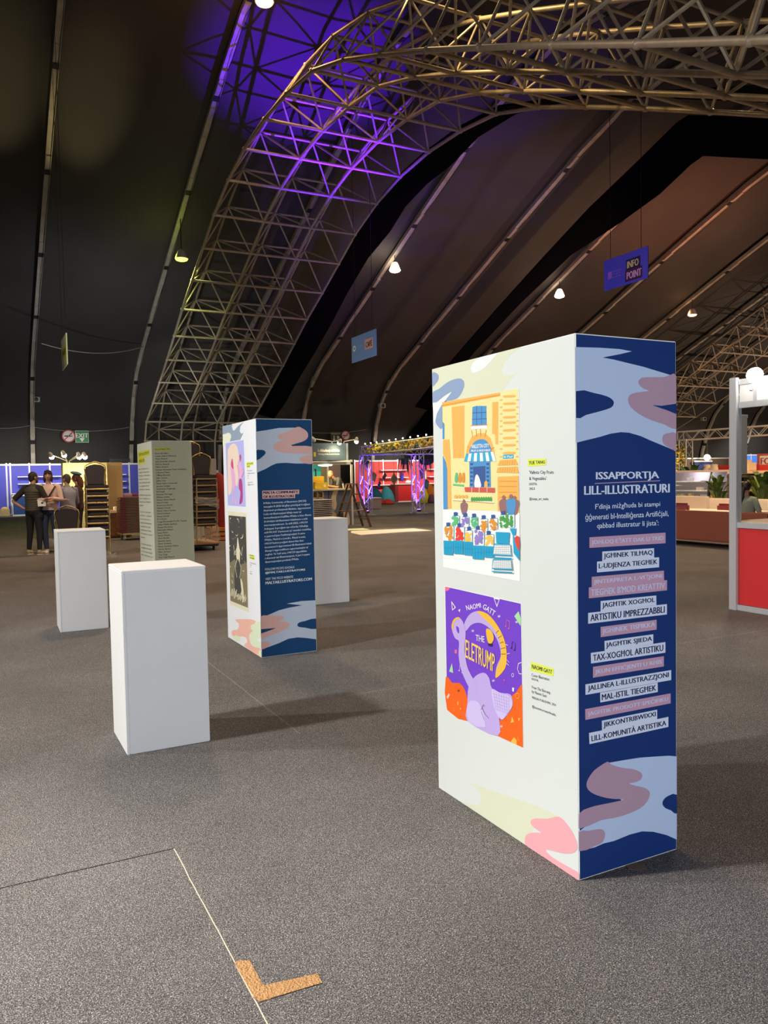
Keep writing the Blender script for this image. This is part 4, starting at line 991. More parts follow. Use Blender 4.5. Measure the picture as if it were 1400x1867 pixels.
# man in striped shirt with his back turned, woman in beret behind him
g = on_floor(127, 1004)
STR = mat('striped_shirt', (.30, .29, .36), .85, noise=.18, nscale=40)
person('grey-haired man in pale blue shirt with his back turned, behind the single chair', (g.x, g.y, 0), math.radians(24), 1.66,
    dict(elR=(.26, .06, 1.10), wrR=(.20, .26, 1.02), fdR=(-.3, 1, 0), elL=(-.27, .02, 1.10), wrL=(-.26, .18, .92), fdL=(0, 1, -.4), head_yaw=math.radians(26)),
    dict(top=STR, girth=1.1, collar=1, legs=BLKT, shoes=MDARK, hair=mat('greying_hair', (.075, .055, .045), .8)), MTAN)
g = at_y(142, 885, g.y + 1.3)
w2, J, k, P, HT = person('woman with long auburn hair and blue-grey beret behind the tall chair stack', (g.x, g.y, 0), math.radians(75), 1.68,
    dict(), dict(top=mat('dark_jacket', (.06, .03, .03), .9), legs=BLKT, shoes=MDARK, hair=mat('auburn_hair', (.16, .045, .02), .6, noise=.3, nscale=40), style='long'))
b = MB(); b.ball(P(.0, -.01, .125), .125 * k, .135 * k, .045 * k, mat('beret_felt', (.10, .24, .32), .9), 16, 8, HT @ Matrix.Rotation(.22, 3, 'X')); b.ball(P(0, -.01, .165), .012, m=mat('beret_felt', (.1, .2, .3)), nu=6, nv=4); b.build('beret', parent=w2, smooth=True)

# ------------------------------------------------------------------ banquet chairs
def make_chair():
    t = thing('banquet_chair', 'dark padded banquet chair', 'chair')
    b = MB(); b.bx(-.215, .215, -.218, .20, .403, .478, MFAB); b.build('seat', parent=t, bevel=.02)
    MB().bx(-.185, .185, -.19, .18, .348, .402, MFAB).build('seat_base', parent=t)
    pad = [(-.150, .50), (.150, .50), (.155, .60), (.180, .74), (.190, .80), (.178, .85), (.10, .888), (0, .90), (-.10, .888), (-.178, .85), (-.190, .80), (-.180, .74), (-.155, .60)]
    tilt = Matrix.Translation((0, .205, .46)) @ Matrix.Rotation(math.radians(90 - 9), 4, 'X') @ Matrix.Translation((0, -.46, 0))
    b = MB(); b.prism(pad, .035, MFAB, T=tilt, base=-.030); b.build('backrest', parent=t, bevel=.008)
    yb = lambda z: .213 + (z - .46) * math.tan(math.radians(9))
    b = MB(); b.path([(x, yb(z), z) for x, z in ((-.185, .40), (-.165, .50), (-.170, .60), (-.195, .74), (-.205, .81), (-.190, .868), (-.10, .92), (0, .955), (.10, .92), (.190, .868), (.205, .81), (.195, .74), (.170, .60), (.165, .50), (.185, .40))], .0125, MGOLD, 8); b.build('back_frame', parent=t, smooth=True)
    b = MB(); b.path([(-.200, .19, .392), (-.205, -.205, .392), (.205, -.205, .392), (.200, .19, .392)], .017, MGOLD, 8, closed=True); b.build('seat_frame', parent=t, smooth=True)
    for s_ in (1, -1):
        MB().path([(.213 * s_, -.205, .40), (.213 * s_, -.21, .2), (.216 * s_, -.225, .006)], .0135, MGOLD, 8).build('leg', parent=t, smooth=True)
        MB().path([(.196 * s_, .205, .42), (.200 * s_, .225, .2), (.205 * s_, .255, .006)], .0135, MGOLD, 8).build('leg', parent=t, smooth=True)
    return t
chair0 = make_chair(); used = []
ORD = ['bottom', 'second', 'third', 'fourth', 'fifth', 'sixth', 'seventh', 'eighth', 'ninth', 'tenth']
def place_chair(loc, rz, label, group=None):
    if not used: o = chair0; o.location = loc; o.rotation_euler = (0, 0, rz); o['label'] = label; used.append(1); 
    else: o = dup(chair0, loc, rz, label)
    if group: o['group'] = group
    elif 'group' in o: del o['group']
    return o
q = on_floor(122, 921.5, 1.092); q.y -= .28
place_chair((q.x, q.y, .137), math.radians(2), 'single gold-framed dark chair back showing just above the second white plinth')
place_chair((q.x, q.y + .006, 0), math.radians(2), 'dark banquet chair underneath the single chair behind the second white plinth')
def stack(x, y, z0, n, rz, what, group):
    for i in range(n):
        lv = 'top' if i == n - 1 else ORD[i]
        place_chair((x + .002 * i, y - .006 * i, z0 + .137 * i), rz, '%s dark chair from the floor up in %s' % (lv, what) if i < n - 1 else 'topmost dark chair, back showing, on %s' % what, group)
q = on_floor(180, 1014); stack(q.x, q.y + .1, 0, 8, math.radians(-3), 'the stack beside the single chair', 'banquet chairs stacked beside the single chair')
q2 = on_floor(379, 1004); stack(q2.x, q2.y + .22, .17, 8, math.radians(-2), 'the wrapped stack right of the name list', 'banquet chairs stacked on the blue dolly')
stack(q2.x - .12, q2.y + .72, .17, 10, math.radians(-4), 'the hidden stack behind the wrapped one', 'banquet chairs stacked at the back of the dolly')
# dolly under the wrapped stacks
t = thing('platform_dolly', 'low blue wheeled dolly with orange wooden deck under the wrapped chair stack', 'dolly', (q2.x - .15, q2.y + .52, 0), 0)
b = MB(); b.bx(-.50, .42, -.55, .65, .135, .168, mat('orange_ply', (.42, .20, .09), .6, noise=.25, nscale=9)); b.build('deck', parent=t, bevel=.004)
b = MB(); BLUEF = mat('blue_steel', (.02, .07, .16), .5, .2)
b.bx(-.46, .38, -.53, -.48, .09, .135, BLUEF); b.bx(-.46, .38, .56, .61, .09, .135, BLUEF); b.bx(-.46, -.41, -.5, .6, .09, .135, BLUEF); b.bx(.33, .38, -.5, .6, .09, .135, BLUEF); b.build('frame', parent=t, bevel=.004)
for x in (-.38, .30):
    for y in (-.42, .50): b = MB(); b.lathe([(.045, -.016), (.045, .016)], (x, y, .046), MDARK, 14, Matrix.Rotation(PI / 2, 3, 'Y')); b.bx(x - .025, x + .025, y - .012, y + .012, .05, .092, MDARK); b.build('castor', parent=t)
# stretch film round the wrapped stack
def film(label, pts, z0, z1, seed):
    random.seed(seed); b = MB(); n = len(pts); vs = []; fs = []; rows = 6
    for r in range(rows + 1):
        for i, p in enumerate(pts):
            f_ = r / rows; a, c = z0[i], z1[i]
            vs.append((p[0] + random.uniform(-.012, .012), p[1] - .015 + random.uniform(-.012, .006), a + (c - a) * f_))
    for r in range(rows):
        for i in range(n - 1): fs.append((r * n + i, r * n + i + 1, (r + 1) * n + i + 1, (r + 1) * n + i))
    b.add(vs, fs); o = b.build('stretch_film', mat('clear_film', (.85, .80, .76), .12, alpha=.26, spec=.8))
    return tag(o, label, 'plastic wrap')
xs_ = [q2.x - .25 + .5 * i / 9 for i in range(10)]; yy = q2.y - .03
film('sagging clear plastic film across the middle of the wrapped chair stack', [(x, yy) for x in xs_], [1.02 - .014 * i for i in range(10)], [1.16 - .008 * i for i in range(10)], 4)
film('crumpled clear plastic film round the legs at the foot of the wrapped stack', [(x, yy) for x in xs_], [.19] * 10, [.50 + .03 * math.sin(i) for i in range(10)], 5)
q = on_floor(181, 1016); film('scraps of clear plastic film round the feet of the stack beside the single chair', [(q.x - .3 + .066 * i, q.y - .16) for i in range(10)], [.004] * 10, [.10 + .05 * math.sin(i * 2.1) for i in range(10)], 6)

# ------------------------------------------------------------------ trolley of boards, crate
q = on_floor(236, 985); TR = V((q.x, q.y, 0))
t = thing('board_trolley', 'low brass-framed trolley on castors carrying the stack of maroon boards', 'trolley', TR)
b = MB(); 
for x in (-.18, .9): b.bx(x - .02, x + .02, -.02, .62, .14, .18, MGOLD)
for y in (0, .60): b.bx(-.18, .9, y - .02, y + .02, .14, .18, MGOLD)
b.build('frame', parent=t, bevel=.004)
for x in (-.10, .82):
    for y in (.06, .54): b = MB(); b.lathe([(.055, -.018), (.055, .018)], (x, y, .056), MALU, 14, Matrix.Rotation(PI / 2, 3, 'Y')); b.bx(x - .03, x + .03, y - .015, y + .015, .06, .14, MALU); b.build('castor', parent=t)
MRN = mat('maroon_edge', (.17, .035, .045), .6); BRF = mat('brown_board', (.16, .105, .06), .6, noise=.2, nscale=20)
bd = thing('folded_board', 'flat maroon-edged board in the tall stack on the brass trolley', 'board', (TR.x, TR.y, .181), 0, 'boards stacked on the trolley')
MB().bx(-.20, .92, -.03, .64, 0, .030, MRN).build('rim', parent=bd, bevel=.004); MB().bx(-.06, .925, -.036, .0, .006, .027, BRF).build('face_strip', parent=bd)
for i in range(1, 24): dup(bd, (TR.x + random.uniform(-.004, .004), TR.y + random.uniform(-.004, .004), .181 + .0385 * i))
for i in range(0): pass
q = on_floor(213, 981); OAK = mat('orange_wood', (.30, .13, .04), .55, noise=.25, nscale=7)
t = thing('wooden_cabinet', 'orange-brown wooden cabinet beside the trolley of maroon boards', 'cabinet', (q.x, q.y + .1, 0))
MB().bx(-.45, .40, 0, .55, .02, .66, OAK).build('body', parent=t, bevel=.006); d_ = MB().bx(-.42, .36, -.012, .0, .06, .60, OAK).build('door', parent=t, bevel=.004); MB().bx(.10, .22, -.03, -.012, .44, .46, MDARK).build('handle', parent=d_)
b = MB(); b.bx(-.5, .45, -.05, .6, .66, .69, mat('pale_board', (.62, .52, .38), .6)); b.build('top', parent=t, bevel=.004)
o = MB().bx(-.12, .12, -.1, .12, 0, .13, mat('white_carton', (.68, .66, .62), .7)).build('carton', loc=(q.x + .12, q.y + .35, .691), bevel=.004); tag(o, 'small white carton lying on the orange-brown wooden cabinet', 'box')
o = MB().bx(-.25, .25, -.08, .08, 0, .05, mat('cream_bundle', (.60, .46, .34), .8)).build('rolled_poster', loc=(q.x - .12, q.y + .2, .691), bevel=.02); tag(o, 'cream bundle lying across the front of the orange-brown cabinet', 'bundle')

# ------------------------------------------------------------------ lit cream panels with spot arms, near the group of people
q = at_y(114, 834, 22.6); XA = q.x
LC = pc((224, 214, 160), 1.0)
def name_panel(label, x, y, w_, d, h, seed, m):
    t = thing('display_stand', label, 'exhibition panel', (x, y, 0), 0, 'tall exhibition panels')
    MB().bx(0, w_, 0, d, 0, h, m).build('body', parent=t, bevel=.004)
    fc = Face([(0, 0), (1, 0), (1, 1), (0, 1)], (w_, h), front_place); b = MB(); random.seed(seed)
    for i in range(26):
        yq = .06 + i * .033
        if i % 9 == 8: continue
        fc.text(b, ' '.join(random.sample(words, 4)), (.08, yq), (.08 + random.uniform(.5, .8), yq), (.86, yq - .010), (.08, yq - .010), mat('faint_text', (.40, .36, .24), .7), 0, 0, True)
    b.build('lettering', parent=t); return t
name_panel('warm-lit cream display panel behind the people, under the row of four spot lamps', XA, 22.6, 1.12, .5, 2.02, 8, LC)
name_panel('tan display panel half hidden behind the warm-lit cream one', XA + 1.14, 23.4, .5, 1.0, 2.04, 9, pc((196, 170, 124), 1.0))
MBULB = mat('spot_bulb', (1, .9, .6), .4, emit=40, ecol=(1, .86, .50))
def arm_lamp(label, foot, tip, power, col, target, group, lit=True):
    t = thing('spot_arm_lamp', label, 'spot lamp', foot, 0, group); d = V(tip) - V(foot)
    MB().path([(0, 0, 0), (0, 0, .05), d * .5 + V((0, 0, .03)), d], .014, MWHP, 6).build('arm', parent=t, smooth=True)
    tg = (V(target) - V(tip)).normalized(); R_ = tg.to_track_quat('-Z', 'Y').to_matrix()
    hd = MB().lathe([(.03, .07), (.045, .04), (.062, -.04), (.062, -.05)], d, MWHP, 12, R_).build('head', parent=t, smooth=True)
    MB().ball(d - R_ @ V((0, 0, .07)), .062, m=MBULB if lit else MWHP, nu=12, nv=8).build('bulb', parent=hd, smooth=True)
    if lit: spot('spot_lamp_light', tuple(d + tg * .16), tuple(d + tg * 2), power, col, 120, .8, .05, t)
YW = (1, .82, .42)
for i, (px_, py_) in enumerate(((92, 829), (115, 826), (143, 829), (153, 829))):
    tip = at_y(px_, py_, 22.0 + .05 * i); foot = (XA + .12 + (.06 if i > 1 else 0), 22.72 + .04 * i, 2.02)
    arm_lamp(['leftmost of the four lit spot lamps over the cream panel', 'second lit spot lamp from the left over the cream panel', 'third lit spot lamp from the left over the cream panel', 'rightmost of the four lit spot lamps over the cream panel'][i], foot, tip, 26, YW, (XA + .3 + .25 * i, 22.6, .9), 'spot lamps over the cream panel')

# ------------------------------------------------------------------ blue shell-scheme stand along the far wall
def stand_wall(label, cat_col, mpan, x0, xs_posts, y, h, shelves, group='exhibition stands', name='exhibition_stand', post_m=MWHP, fascia=True):
    t = thing(name, label, 'exhibition stand', (x0, y, 0), 0, group)
    for i, x in enumerate(xs_posts):
        MB().bx(x - x0 - .035, x - x0 + .035, -.04, .04, 0, h, post_m).build('post', parent=t)
        if i: MB().bx(xs_posts[i - 1] - x0 + .035, x - x0 - .035, -.012, .012, .06, h - .12, mpan).build('panel', parent=t)
    b = MB(); b.bx(xs_posts[0] - x0, xs_posts[-1] - x0, -.045, .045, h - .12, h - .04, post_m); b.build('top_rail', parent=t); MB().bx(xs_posts[0] - x0, xs_posts[-1] - x0, -.03, .03, 0, .07, post_m).build('bottom_rail', parent=t)
    for (a, c, z) in shelves:
        MB().bx(a - x0, c - x0, -.30, -.012, z - .045, z, mat('white_shelf', (.85, .83, .85), .5)).build('shelf', parent=t, bevel=.003)
    return t
BLU1 = mat('stand_blue', (.075, .08, .52), .6, noise=.06, nscale=2); 
stand_wall('long blue panel stand with white shelves behind the group of people', 0, BLU1, 0, [-.9, .12, 1.14, 1.30, 2.12, 3.02, 3.95, 4.85, 5.75, 6.68, 7.6], 41.0, 2.45,
    [(1.6, 3.5, 1.82), (1.6, 3.5, 1.48), (1.3, 3.5, 1.03), (6.05, 6.5, 1.86), (6.05, 6.5, 1.52), (6.05, 6.5, 1.20), (6.05, 6.5, .88)])
t = thing('stand_counter', 'small dark blue counter with white trim at the left end of the blue stand', 'counter', (1.32, 39.9, 0))
MB().bx(0, .95, 0, .5, .06, .90, mat('counter_blue', (.015, .05, .20), .6)).build('body', parent=t); MB().bx(-.03, .98, -.03, .53, .90, .96, MWHP).build('top', parent=t); MB().bx(-.02, .97, -.02, .5, 0, .06, MWHP).build('plinth_rail', parent=t)
for x in (-.02, .95): MB().bx(x, x + .03, -.025, .0, .06, .9, MWHP).build('trim', parent=t)
q = on_floor(9, 941); b = MB(); b.bx(-.2, .2, -.1, .3, 0, .34, mat('tan_bag', (.45, .33, .16), .8, noise=.2, nscale=6)); b.ball((0, .1, .34), .18, .16, .10, mat('tan_bag', (.45, .33, .16))); o = b.build('sack', loc=(q.x, q.y - .5, 0), bevel=.03, smooth=True); tag(o, 'tan sack on the floor at the foot of the blue stand', 'bag')
for i, (px_, c_) in enumerate(((218, (.30, .10, .36)), (232, (.45, .30, .50)), (247, (.25, .06, .30)))):
    q = at_y(px_, 912, 26.5); b = MB(); b.ball((0, 0, .09), .30, .2, .10, mat('violet_cloth_%d' % i, c_, .9), 12, 8); o = b.build('cloth_bundle', loc=(q.x, 26.5, .93), smooth=True); tag(o, ['violet cloth bundle at the left end of the long table behind the maroon boards', 'pale mauve cloth bundle in the middle of the long table behind the boards', 'dark violet cloth bundle beside the name list panel edge'][i], 'cloth', 'cloth bundles on the long table')
q = at_y(232, 915, 26.5); t = thing('long_table', 'long table topped with violet cloth bundles behind the maroon boards', 'table', (q.x, 26.5, 0))
MB().bx(-.75, .8, -.3, .3, .89, .93, mat('pale_board', (.62, .52, .38))).build('tabletop', parent=t)
for x in (-.7, .74):
    for y in (-.26, .26): MB().bx(x - .02, x + .02, y - .02, y + .02, 0, .89, MDARK).build('leg', parent=t)

# ------------------------------------------------------------------ exit and no smoking signs
def no_smoking(label, x, y, z, r, hang):
    t = thing('no_smoking_sign', label, 'safety sign', (x, y, z)); Rm = Matrix.Rotation(PI / 2, 4, 'X')
    ds = MB().lathe([(r, 0), (r, .012)], (0, 0, 0), mat('sign_white', (.75, .70, .68), .5), 28, Rm.to_3x3()).build('disc', parent=t)
    b = MB(); RD = mat('sign_red', (.50, .04, .05), .5)
    b.path([(r * .9 * math.cos(a * PI / 14), -.016, r * .9 * math.sin(a * PI / 14)) for a in range(28)], r * .10, RD, 6, closed=True); b.tube((-r * .62, -.018, -r * .62), (r * .62, -.018, r * .62), r * .07, RD, 6); b.build('red_ring', parent=ds)
    b = MB(); b.bx(-r * .6, r * .35, -.016, -.012, -r * .1, r * .08, MDARK); b.bx(r * .38, r * .55, -.016, -.012, -r * .1, r * .08, RD); b.path([(r * .45, -.014, r * .12), (r * .38, -.014, r * .25), (r * .5, -.014, r * .4)], .012, MDARK, 4); b.build('cigarette', parent=ds)
    MB().tube((0, 0, r), (0, 0, hang - z), .006, MDARK, 4).build('hanger', parent=t); return t
GRS = mat('sign_green', (.03, .25, .07), .5); SGW = mat('sign_lettering', (.85, .85, .80), .5)
def exit_sign(label, x, y, z, w_, h, hang, words_, emit=None):
    t = thing('exit_sign', label, 'safety sign', (x, y, z)); bd_ = MB().bx(-w_ / 2, w_ / 2, 0, .02, -h / 2, h / 2, emit or GRS).build('board', parent=t)
    fc = Face([(0, 0), (1, 0), (1, 1), (0, 1)], (w_, h), lambda u, v, l: V((u - w_ / 2, -.004 * (l + 1), v - h / 2))); b = MB()
    if words_ == 'EXIT':
        fc.text(b, 'EXIT', (.06, .58), (.94, .58), (.94, .24), (.06, .24), SGW, 0, .04); fc.poly(b, [(.3, .62), (.7, .62), (.5, .92)], SGW, 0); fc.stroke(b, [(.03, .04), (.97, .04), (.97, .96), (.03, .96), (.03, .04)], .015, SGW, 0)
    else:
        fc.text(b, 'EMERGENCY EXIT', (.06, .24), (.94, .24), (.94, .08), (.06, .08), SGW, 0, .03); fc.poly(b, [(.27, .36), (.37, .36), (.37, .68), (.47, .68), (.32, .92), (.17, .68), (.27, .68)], SGW, 0)
        fc.poly(b, [(.62, .40), (.70, .36), (.76, .44), (.86, .50), (.84, .56), (.76, .54), (.74, .64), (.82, .74), (.76, .88), (.70, .78), (.64, .74), (.58, .86), (.52, .82), (.62, .66), (.64, .54), (.56, .56)], SGW, 0)
    b.build('lettering', parent=bd_)
    for x_ in (-w_ * .4, w_ * .4): MB().tube((x_, .01, h / 2), (x_, .01, hang - z), .006, MDARK, 4).build('hanger', parent=t)
    return t
zc = at_y(140, 780, 42.4).z + .12
q = at_y(125, 795, 42.35); no_smoking('round no smoking sign beside the green EXIT board', q.x, 42.35, q.z, .33, zc)
q = at_y(149.5, 796, 42.35); exit_sign('green EXIT sign with white arrow above the cream panel', q.x, 42.35, q.z, .65, .62, zc, 'EXIT')
q = at_y(630, 794, 42.35); no_smoking('round no smoking sign over the grey stall', q.x, 42.35, q.z, .29, q.z + .5)
q = at_y(612.5, 797, 42.45); exit_sign('dim green exit sign with arrow and running figure over the grey stall', q.x, 42.45, q.z, .68, .62, q.z + .55, 'E2', mat('dim_green', (.06, .09, .05), .6))

# ------------------------------------------------------------------ hanging banners
def banner(name, label, X, corners, m, art, wires):
    P_ = [at_x(*c, X) for c in corners]; yL = (P_[0].y + P_[3].y) / 2; yR = (P_[1].y + P_[2].y) / 2; zt = (P_[0].z + P_[1].z) / 2; zb = (P_[2].z + P_[3].z) / 2
    t = thing(name, label, 'hanging sign', (X, yR, zb), 0); w_ = yL - yR; h = zt - zb
    bd_ = MB().bx(0, .03, 0, w_, 0, h, m).build('board', parent=t, bevel=.003)
    fc = Face([(0, 0), (1, 0), (1, 1), (0, 1)], (w_, h), lambda u, v, l: V((-.0025 * (l + 1), w_ - u, v))); b = MB(); art(fc, b); b.build('lettering', parent=bd_)
    for y in wires: yy = y * w_; MB().tube((.015, yy, h), (.015, yy, prof_z(yR + yy) - zb + .2), .008, MDARK, 4).build('hanger', parent=t)
    return t
def art_info(fc, b):
    fc.poly(b, [(.52, .22), (.84, .22), (.84, .55), (.52, .55)], mat('info_dark', (.02, .018, .09), .6), 0); fc.poly(b, [(.50, .55), (.88, .55), (.88, .92), (.50, .92)], mat('info_maroon', (.09, .012, .07), .6), 0)
    fc.text(b, 'INFO', (.55, .50), (.80, .50), (.80, .28), (.55, .28), mat('info_yellow', (.80, .72, .32), .6), 1, .05); fc.text(b, 'POINT', (.54, .85), (.86, .85), (.86, .62), (.54, .62), mat('info_pink', (.85, .55, .85), .6), 1, .05)
    MM = mat('info_mauve', (.45, .22, .72), .6); fc.poly(b, [(.10, .42), (.19, .42), (.19, .64), (.10, .66)], MM, 0)
    for k, w_ in enumerate(('Il-Festival', 'Nazzjonali', 'tal-Ktieb')): fc.text(b, w_, (.21, .48 + k * .09), (.40, .48 + k * .09), (.40, .42 + k * .09), (.21, .42 + k * .09), MM, 0, .01)
banner('hanging_banner', 'blue hanging INFO POINT sign', 17.6, [(1101, 478), (1181, 446), (1181, 506), (1101, 532)], mat('info_blue', (.10, .10, .75), .6), art_info, (.15, .85))
def art_cafe(fc, b):
    fc.poly(b, [(.56, .27), (.88, .27), (.88, .66), (.56, .66)], mat('cafe_pink', (.72, .36, .30), .6), 0); fc.text(b, 'CAFÉ', (.60, .58), (.84, .58), (.84, .32), (.60, .32), MDARK, 1, .04)
    fc.stroke(b, [(.12 + .05 * math.cos(a * PI / 8), .46 + .09 * math.sin(a * PI / 8)) for a in range(17)], .05, SGW, 0)
    for k, w_ in enumerate(('National Book', 'Council', 'Malta')): fc.text(b, w_, (.20, .44 + k * .07), (.34 + .12 * (k == 0), .44 + k * .07), (.34 + .12 * (k == 0), .39 + k * .07), (.20, .39 + k * .07), mat('cafe_text', (.30, .36, .55), .6), 0, 0)
banner('hanging_banner', 'steel-blue hanging sign reading CAFÉ on a pink square', 12.0, [(640, 616), (685, 600), (686, 649), (642, 661)], mat('cafe_blue', (.16, .28, .58), .6), art_cafe, (.15, .85))
def art_yel(fc, b):
    fc.poly(b, [(.1, .36), (.92, .36), (.92, .72), (.1, .72)], mat('banner_yellow', (.78, .72, .08), .6), 0); fc.text(b, 'STANDS', (.2, .62), (.84, .62), (.84, .42), (.2, .42), mat('banner_ink', (.10, .09, .02), .6), 1, .03)
banner('hanging_banner', 'pale yellow hanging banner seen nearly edge-on', 2.2, [(111, 620), (120, 608.5), (122, 665), (113, 675)], mat('banner_cream', (.80, .80, .52), .6), art_yel, (.15, .85))

# ------------------------------------------------------------------ lamps and speakers on the ribs
def hall_lamp(label, px_, py_, X, col, power, lens_col, up=0, up_col=None, em=16, sh=0):
    q = at_x(px_, py_, X); t = thing('hall_lamp', label, 'ceiling lamp', q, 0, 'hall lamps on the ribs'); zr = prof_z(q.y) - q.z
    sd_ = MB().lathe([(.06, .36), (.12, .33), (.18, .20), (.245, .02), (.26, .0)], (0, 0, 0), mat('lamp_shade_%d' % sh, (.45, .42, .38), .5, emit=(0, 1.5)[sh], ecol=(1, .84, .64)), 18).build('shade', parent=t, smooth=True)
    MB().lathe([(.24, .012), (.21, -.05), (.11, -.085), (.0, -.09)], (0, 0, 0), mat('lens_%s' % label[:6], (1, 1, 1), .4, emit=em, ecol=lens_col), 18).build('lens', parent=sd_, smooth=True)
    MB().path([(0, 0, .29), (0, 0, max(.4, zr)), ], .018, MDARK, 6).build('bracket', parent=t)
    spot('lamp_light', (0, 0, -.12), (0, 0, -5), power, col, 150, .9, .18, t)
    if up: point('lamp_spill', (-.25, .1, .1), up, up_col or col, .12, t)
    return t
hall_lamp('green glowing lamp on the second rib, left of the leaning truss', 331, 472, 7.1, (.75, .95, .25), 1300, (.80, 1.0, .10), 22, (.7, 1, .12), 3.2)
hall_lamp('bright white round lamp on the rib above the cafe sign', 720, 493, 16.5, (1, .84, .62), 1900, (1, .90, .74), 40, sh=1)
hall_lamp('white round lamp on the black drape edge, left of the blue info sign', 1020, 540, 25.9, (1, .82, .58), 1900, (1, .86, .70), 25, sh=1)
hall_lamp('orange glowing lamp below the blue info sign, right of it', 1262, 574, 35.3, (1, .62, .32), 1900, (1, .50, .22), 16, (1, .5, .2), 5)
hall_lamp('orange lamp at the top edge of the picture beside the violet roof patch', 482, 3, 7.1, (1, .55, .25), 1200, (1, .42, .08), 90, (1, .42, .12), 2.2)
def speaker(label, px_, py_, Y, s_=.34):
    q = at_y(px_, py_, Y); t = thing('wall_speaker', label, 'loudspeaker', q, 0, 'small speakers clamped to ribs')
    cs = MB().bx(-s_ / 2, s_ / 2, -.15, .15, -s_ * .36, s_ * .36, mat('speaker_grey', (.40, .40, .38), .6)).build('case', parent=t, bevel=.02)
    MB().lathe([(.10, 0), (.10, .015), (.05, .02)], (0, -.15, 0), MDARK, 14, Matrix.Rotation(PI / 2, 3, 'X')).build('cone', parent=cs)
    MB().tube((0, .15, 0), (-.10, .75, .05), .02, MDARK, 6).build('bracket', parent=t)
speaker('small grey loudspeaker clamped to the rib nearest the left edge', 65.5, 728.5, 41.8); speaker('small grey loudspeaker on the rib left of the big white panel', 696, 740, 39.0); speaker('small pale loudspeaker on the foot of the leaning truss', 406, 743, 39.4, .26); speaker('small loudspeaker on the pale rib left of the counter post', 1282, 764, 40.9)

spot('stand_fill_light', (1.6, 38.2, 3.1), (1.9, 41, 1.3), 330, (1, .93, .88), 110, .8, .1)  # added lights that brighten the blue stand, no fixtures built
spot('stand_fill_light', (4.6, 38.2, 3.1), (4.8, 41, 1.3), 260, (1, .93, .88), 110, .8, .1)
spot('stand_fill_light', (-1.2, 38.0, 3.1), (-.4, 41, 1.2), 260, (1, .93, .88), 110, .8, .1)
spot('exit_sign_spot', (2.0, 33, 2.8), (4.2, 42.4, 3.7), 260, (1, .97, .9), 60, .8, .1)  # spot aimed at the exit sign

q = at_y(222, 843, 40.6); o = MB().bx(-.55, .45, -.1, .1, 0, .17, MDARK).build('black_case', loc=(q.x, 41.0, 2.452)); tag(o, 'flat black case on the blue stand, between the tan panel and the name list', 'case')
q = at_y(404, 955, 19.2); b = MB(); b.loft([((0, 0, 0), .11, .11, 0), ((0, 0, .3), .16, .14, 0), ((.0, 0, .85), .17, .14, 0), ((-.03, 0, 1.25), .12, .10, 0), ((-.04, 0, 1.34), .04, .04, 0)], mat('red_cloth_roll', (.30, .02, .018), .85, noise=.2, nscale=8), 14)
o = b.build('fabric_roll', loc=(q.x, 19.2, .33), smooth=True); tag(o, 'upright dark red fabric roll between the wrapped chairs and the teal-ended panel', 'fabric roll')
t = thing('orange_crate', 'low orange wooden crate on the floor under the red fabric roll', 'crate', (q.x, 19.2, 0)); b = MB(); OCR = mat('crate_orange', (.50, .17, .03), .6, noise=.2, nscale=8)
for z in (.02, .13, .24): b.bx(-.35, .30, -.26, -.24, z, z + .08, OCR); b.bx(-.35, .30, .24, .26, z, z + .08, OCR)
b.build('side_slats', parent=t); MB().bx(-.35, .30, -.24, .24, .30, .328, OCR).build('lid', parent=t); MB().bx(-.35, -.31, -.24, .24, .0, .30, OCR).build('end_board', parent=t); MB().bx(.26, .30, -.24, .24, .0, .30, OCR).build('end_board', parent=t)
q = at_y(391, 885, 20.4); t = thing('banner_stand', 'silver and white rolled banner stand behind the wrapped chair stack', 'stand', (q.x, 20.4, 0)); MB().bx(-.10, .05, -.04, .04, .03, 2.05, mat('banner_silver', (.50, .48, .50), .4, .3)).build('post', parent=t); MB().bx(.05, .11, -.03, .03, .03, 1.75, MWHP).build('rolled_banner', parent=t); MB().bx(-.3, .3, -.2, .2, 0, .03, MDARK).build('foot', parent=t); MB().bx(-.12, -.02, -.05, -.04, 1.4, 1.62, mat('banner_label', (.10, .10, .16), .5)).build('label_plate', parent=t)
spot('truss_foot_light', (5.2, 34.5, 3.0), (9.3, 38.6, 5.0), 520, (1, .98, .9), 75, .9, .1)  # light added to brighten the truss foot
spot('group_fill_light', (-.4, 14.8, 4.6), (1.4, 18.4, 1.2), 430, (1, .86, .66), 70, .9, .2)  # warm fill added over the people, no lamp hangs here

# ------------------------------------------------------------------ grey stall with the man at work
YS = 22.5; xl = at_y(563, 880, YS).x; xr = at_y(640, 880, YS).x
t = thing('market_stall', 'grey-blue stall with lettered header board, white frame and swirl-painted counter', 'stall', (xl, YS, 0)); WS = xr - xl
x0 = at_y(571, 820, YS - .1).x - xl; x1 = at_y(630, 820, YS - .1).x - xl
SGR = mat('stall_greyblue', (.11, .17, .24), .6); SBL = mat('stall_counter_blue', (.10, .13, .20), .6)
MB().bx(x0 - .12, x1, -.12, -.06, 2.03, 2.56, SGR).build('header_board', parent=t, bevel=.004); MB().bx(x1, x1 + .07, -.14, -.04, 2.03, 2.56, mat('stall_edge', (.30, .35, .42), .5)).build('header_edge', parent=t)
fc = Face([(0, 0), (1, 0), (1, 1), (0, 1)], (x1 - x0, .53), lambda u, v, l: V((x0 + u, -.122 - .001 * l, 2.03 + v))); b = MB()
